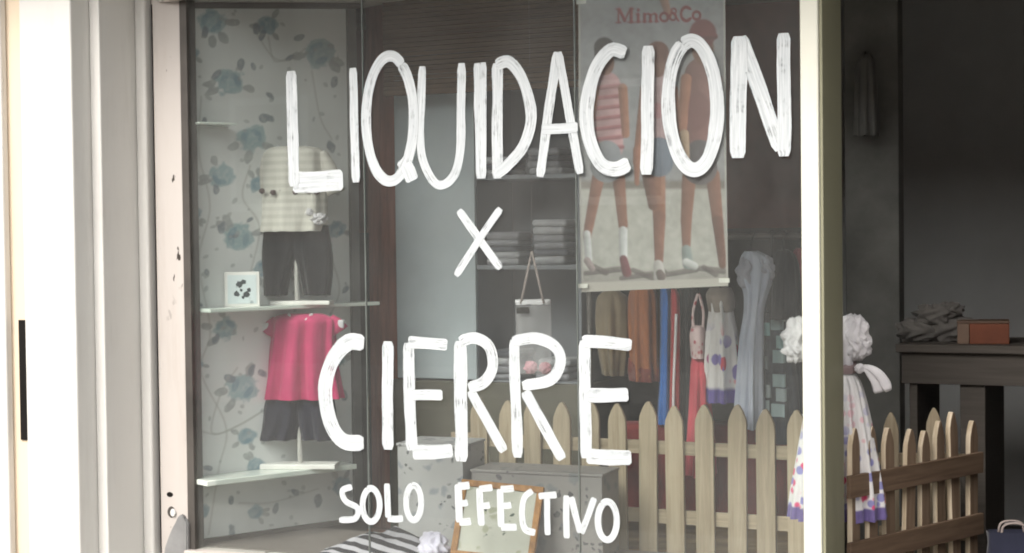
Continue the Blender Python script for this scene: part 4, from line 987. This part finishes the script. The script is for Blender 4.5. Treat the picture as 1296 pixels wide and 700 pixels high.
FC = [fabric('folded_grey', (150, 150, 156)).m, fabric('folded_pale', (186, 186, 190)).m, fabric('folded_dark', (96, 98, 106)).m]
rq = random.Random(12)
for (px_, zi, cnt) in ((640, 1, 5), (700, 1, 6), (632, 2, 3), (694, 2, 4), (640, 0, 4), (702, 0, 3)):
    X_ = WY(px_, 300, CY + .1).x
    z_ = SZ[zi] + .081
    for k_ in range(cnt):
        ci = rq.choice((0, 0, 1, 1, 2)); hh = rq.uniform(.026, .038); wdx = rq.uniform(.075, .085)
        bm = bmesh.new(); bbox(bm, -wdx, wdx, -.09, .10, 0, hh, hh * .42)
        bmesh.ops.subdivide_edges(bm, edges=[e_ for e_ in bm.edges if e_.calc_length() > .1], cuts=5, use_grid_fill=True)
        for v_ in bm.verts: v_.co += Vector((0, .006 * noise.noise(v_.co * 14 + Vector((k_, zi, px_))), 0))
        o = link('folded_garment', frombm('folded_garment', bm, True), FC[ci], None, (X_ + rq.uniform(-.006, .006), CY + .14 + rq.uniform(-.01, .01), z_), R(rq.uniform(-3, 3)))
        tag(o, '%s folded garment, %s from bottom, %s cupboard shelf, stack beside %s' % (('mid-grey', 'pale grey', 'dark grey')[ci], ('first', 'second', 'third', 'fourth', 'fifth', 'sixth')[k_], ('lowest', 'middle', 'upper')[zi], 'pale door' if px_ < 670 else 'poster'), 'garment', 'folded garments in the cupboard'); z_ += hh
box('base_cabinet', -hx_ - .03, hx_ + .03, -.03, .5, 0, zc0 - .082, M['olive'], cup, bev=.005)

# counter, entrance side
KY = 1.45
tz = WY(1200, 436, KY).z
x0_, x1_ = WY(1135, 436, KY).x, WY(1420, 436, KY).x
ct = tag(empty('shop_counter', (x0_, KY, .08)), 'dull brown wooden shop counter deep inside the dark entrance', 'counter')
lc = x1_ - x0_; M['dim_wood'] = wood('dim_wood', (88, 82, 77), (74, 69, 64), along='X')
box('counter_top', 0, lc, -.03, .55, tz - .08 - .035, tz - .08, M['dim_wood'], ct, bev=.004)
box('apron', .02, lc, 0, .02, tz - .08 - .17, tz - .08 - .036, M['dim_wood'], ct, bev=.002)
for xa, xb in ((1150, 1160), (1214, 1246), (1330, 1345)):
    xa_, xb_ = WY(xa, 550, KY).x - x0_, WY(xb, 550, KY).x - x0_; box('leg', xa_, xb_, .021, .5, 0, tz - .08 - .036, M['dim_wood'], ct, bev=.003)
P = WY(1184, 436, KY + .15); P.z = tz + .001; sC = ppm(P)
o = gpart('clothes_pile', fabric('grey_linen', (122, 118, 114)).m, None, lambda bm: [puff(bm, (dx, dy_, dz), r_, 6, .25, i, 1.3, .75) for i, (dx, dy_, dz, r_) in enumerate(((-.07, 0, .05, .07), (.05, .02, .055, .08), (0, -.02, .12, .06), (.06, 0, .14, .045), (-.11, .02, .03, .045)))])
o.location = P; tag(o, 'loose heap of grey-white clothes lying on the counter', 'clothes heap')
P = WY(1246, 433, KY + .1); P.z = tz + .001; sC = ppm(P)
t = tag(empty('orange_carton', P, R(10)), 'low orange carton with pale end standing on the counter', 'box')
box('carton', -18 / sC, 30 / sC, -.06, .1, 0, 26 / sC, flat('orange_card', (138, 78, 54)), t, bev=.003); box('end_flap', -33 / sC, -18.5 / sC, -.06, .1, 0, 26 / sC, flat('tan_card', (132, 108, 92)), t, bev=.003)
box('lid', -33.5 / sC, 30.5 / sC, -.064, .104, 26.2 / sC, 29 / sC, flat('dull_card', (120, 96, 80)), t, bev=.002)
# partition edge and a dim grey coat hung on it
py0, py1 = WY(1070, 300, 1.9).x, WY(1138, 300, 1.9).x
pt = tag(box('partition', py0, py1, 1.9, 2.0, .08, RZ1, flat('partition_paint', (140, 139, 135), .8), bev=.004), 'dark grey partition panel behind the doorway', 'partition')
L = Loc(1098, 200, 1.80)
t = tag(empty('grey_coat', L.o, FACE), 'dim grey coat hanging on the dark partition', 'coat')
gpart('body', fabric('grey_coat_cloth', (128, 127, 124)).m, t, lambda bm: loft(bm, L, [(70, 1092, 1104), (82, 1085, 1108), (120, 1083, 1110), (172, 1082, 1112)], .07, 6, .01, 3))
gpart('peg', M['dark_steel'], t, lambda bm: tube(bm, [L.p(1098, 72, 0), L.p(1098, 66, .04), L.p(1100, 64, .16)], .006, 8))
# blue bag on the floor under the counter
P = WZ(1282, 668, .3); P = WY(1282, 690, 1.0); P.z = .08
hb = (WY(1282, 672, 1.0).z - .08)
t = tag(empty('blue_bag', P, FACE), 'dark blue shopping bag standing on the floor by the counter', 'bag')
LBG = Loc(1282, 690, P=P); LBG.o = P
def f(bm):
    n_ = 40; rings = []
    for i in range(14):
        q = i / 13; ring = []
        for k in range(n_):
            an = 2 * math.pi * k / n_; c_, s_ = math.cos(an), math.sin(an)
            ring.append(bm.verts.new((math.copysign(abs(c_) ** .5, c_) * (.10 + .008 * noise.noise(Vector((c_ * 2, s_ * 2, q * 4)))) , math.copysign(abs(s_) ** .5, s_) * (.07 - .03 * q), q * hb)))
        rings.append(ring)
    for r0, r1 in zip(rings, rings[1:]):
        for k in range(n_): bm.faces.new((r0[k], r0[(k + 1) % n_], r1[(k + 1) % n_], r1[k]))
    bm.faces.new(rings[0])
gpart('body', fabric('blue_bag_cloth', (44, 46, 62)).m, t, f)
for y_ in (-.03, .03): gpart('handle', M['cord'], t, lambda bm: tube(bm, spline([(-.05, y_, hb - .01), (-.04, y_, hb + .025), (0, y_, hb + .035), (.04, y_, hb + .025), (.05, y_, hb - .01)], 5), .005, 8))

# ------------------------------------------------------------------ across the street (seen only as a reflection in the glass)
hs_ = tag(empty('opposite_house', (-10, -13.5, 0)), 'brown plastered house across the street', 'house')
M['house_wall'] = flat('house_wall', (122, 94, 80), .9, .2, 0, .2); M['roof_tile'] = flat('roof_tile', (120, 76, 60), .8)
box('wall', -16, 16, -6, 0, 0, 5.2, M['house_wall'], hs_)
box('roof', -16.4, 16.4, -6.4, .5, 5.21, 5.6, M['roof_tile'], hs_)
for x_ in (-12, -7.2, -2.6, 2.4, 7, 11.5):
    wn = box('window', x_ - .6, x_ + .6, .001, .06, 1.9, 3.4, M['white_satin'], hs_, bev=.01); box('pane', x_ - .5, x_ + .5, .0605, .065, 2.0, 3.3, M['black_gap'], wn)
dw = box('garden_wall', -26, 6, -12.6, -12.3, 0, 1.5, flat('dark_stone', (92, 90, 86), .9, .2, 0, .4)); tag(dw, 'dark stone garden wall across the street', 'wall')
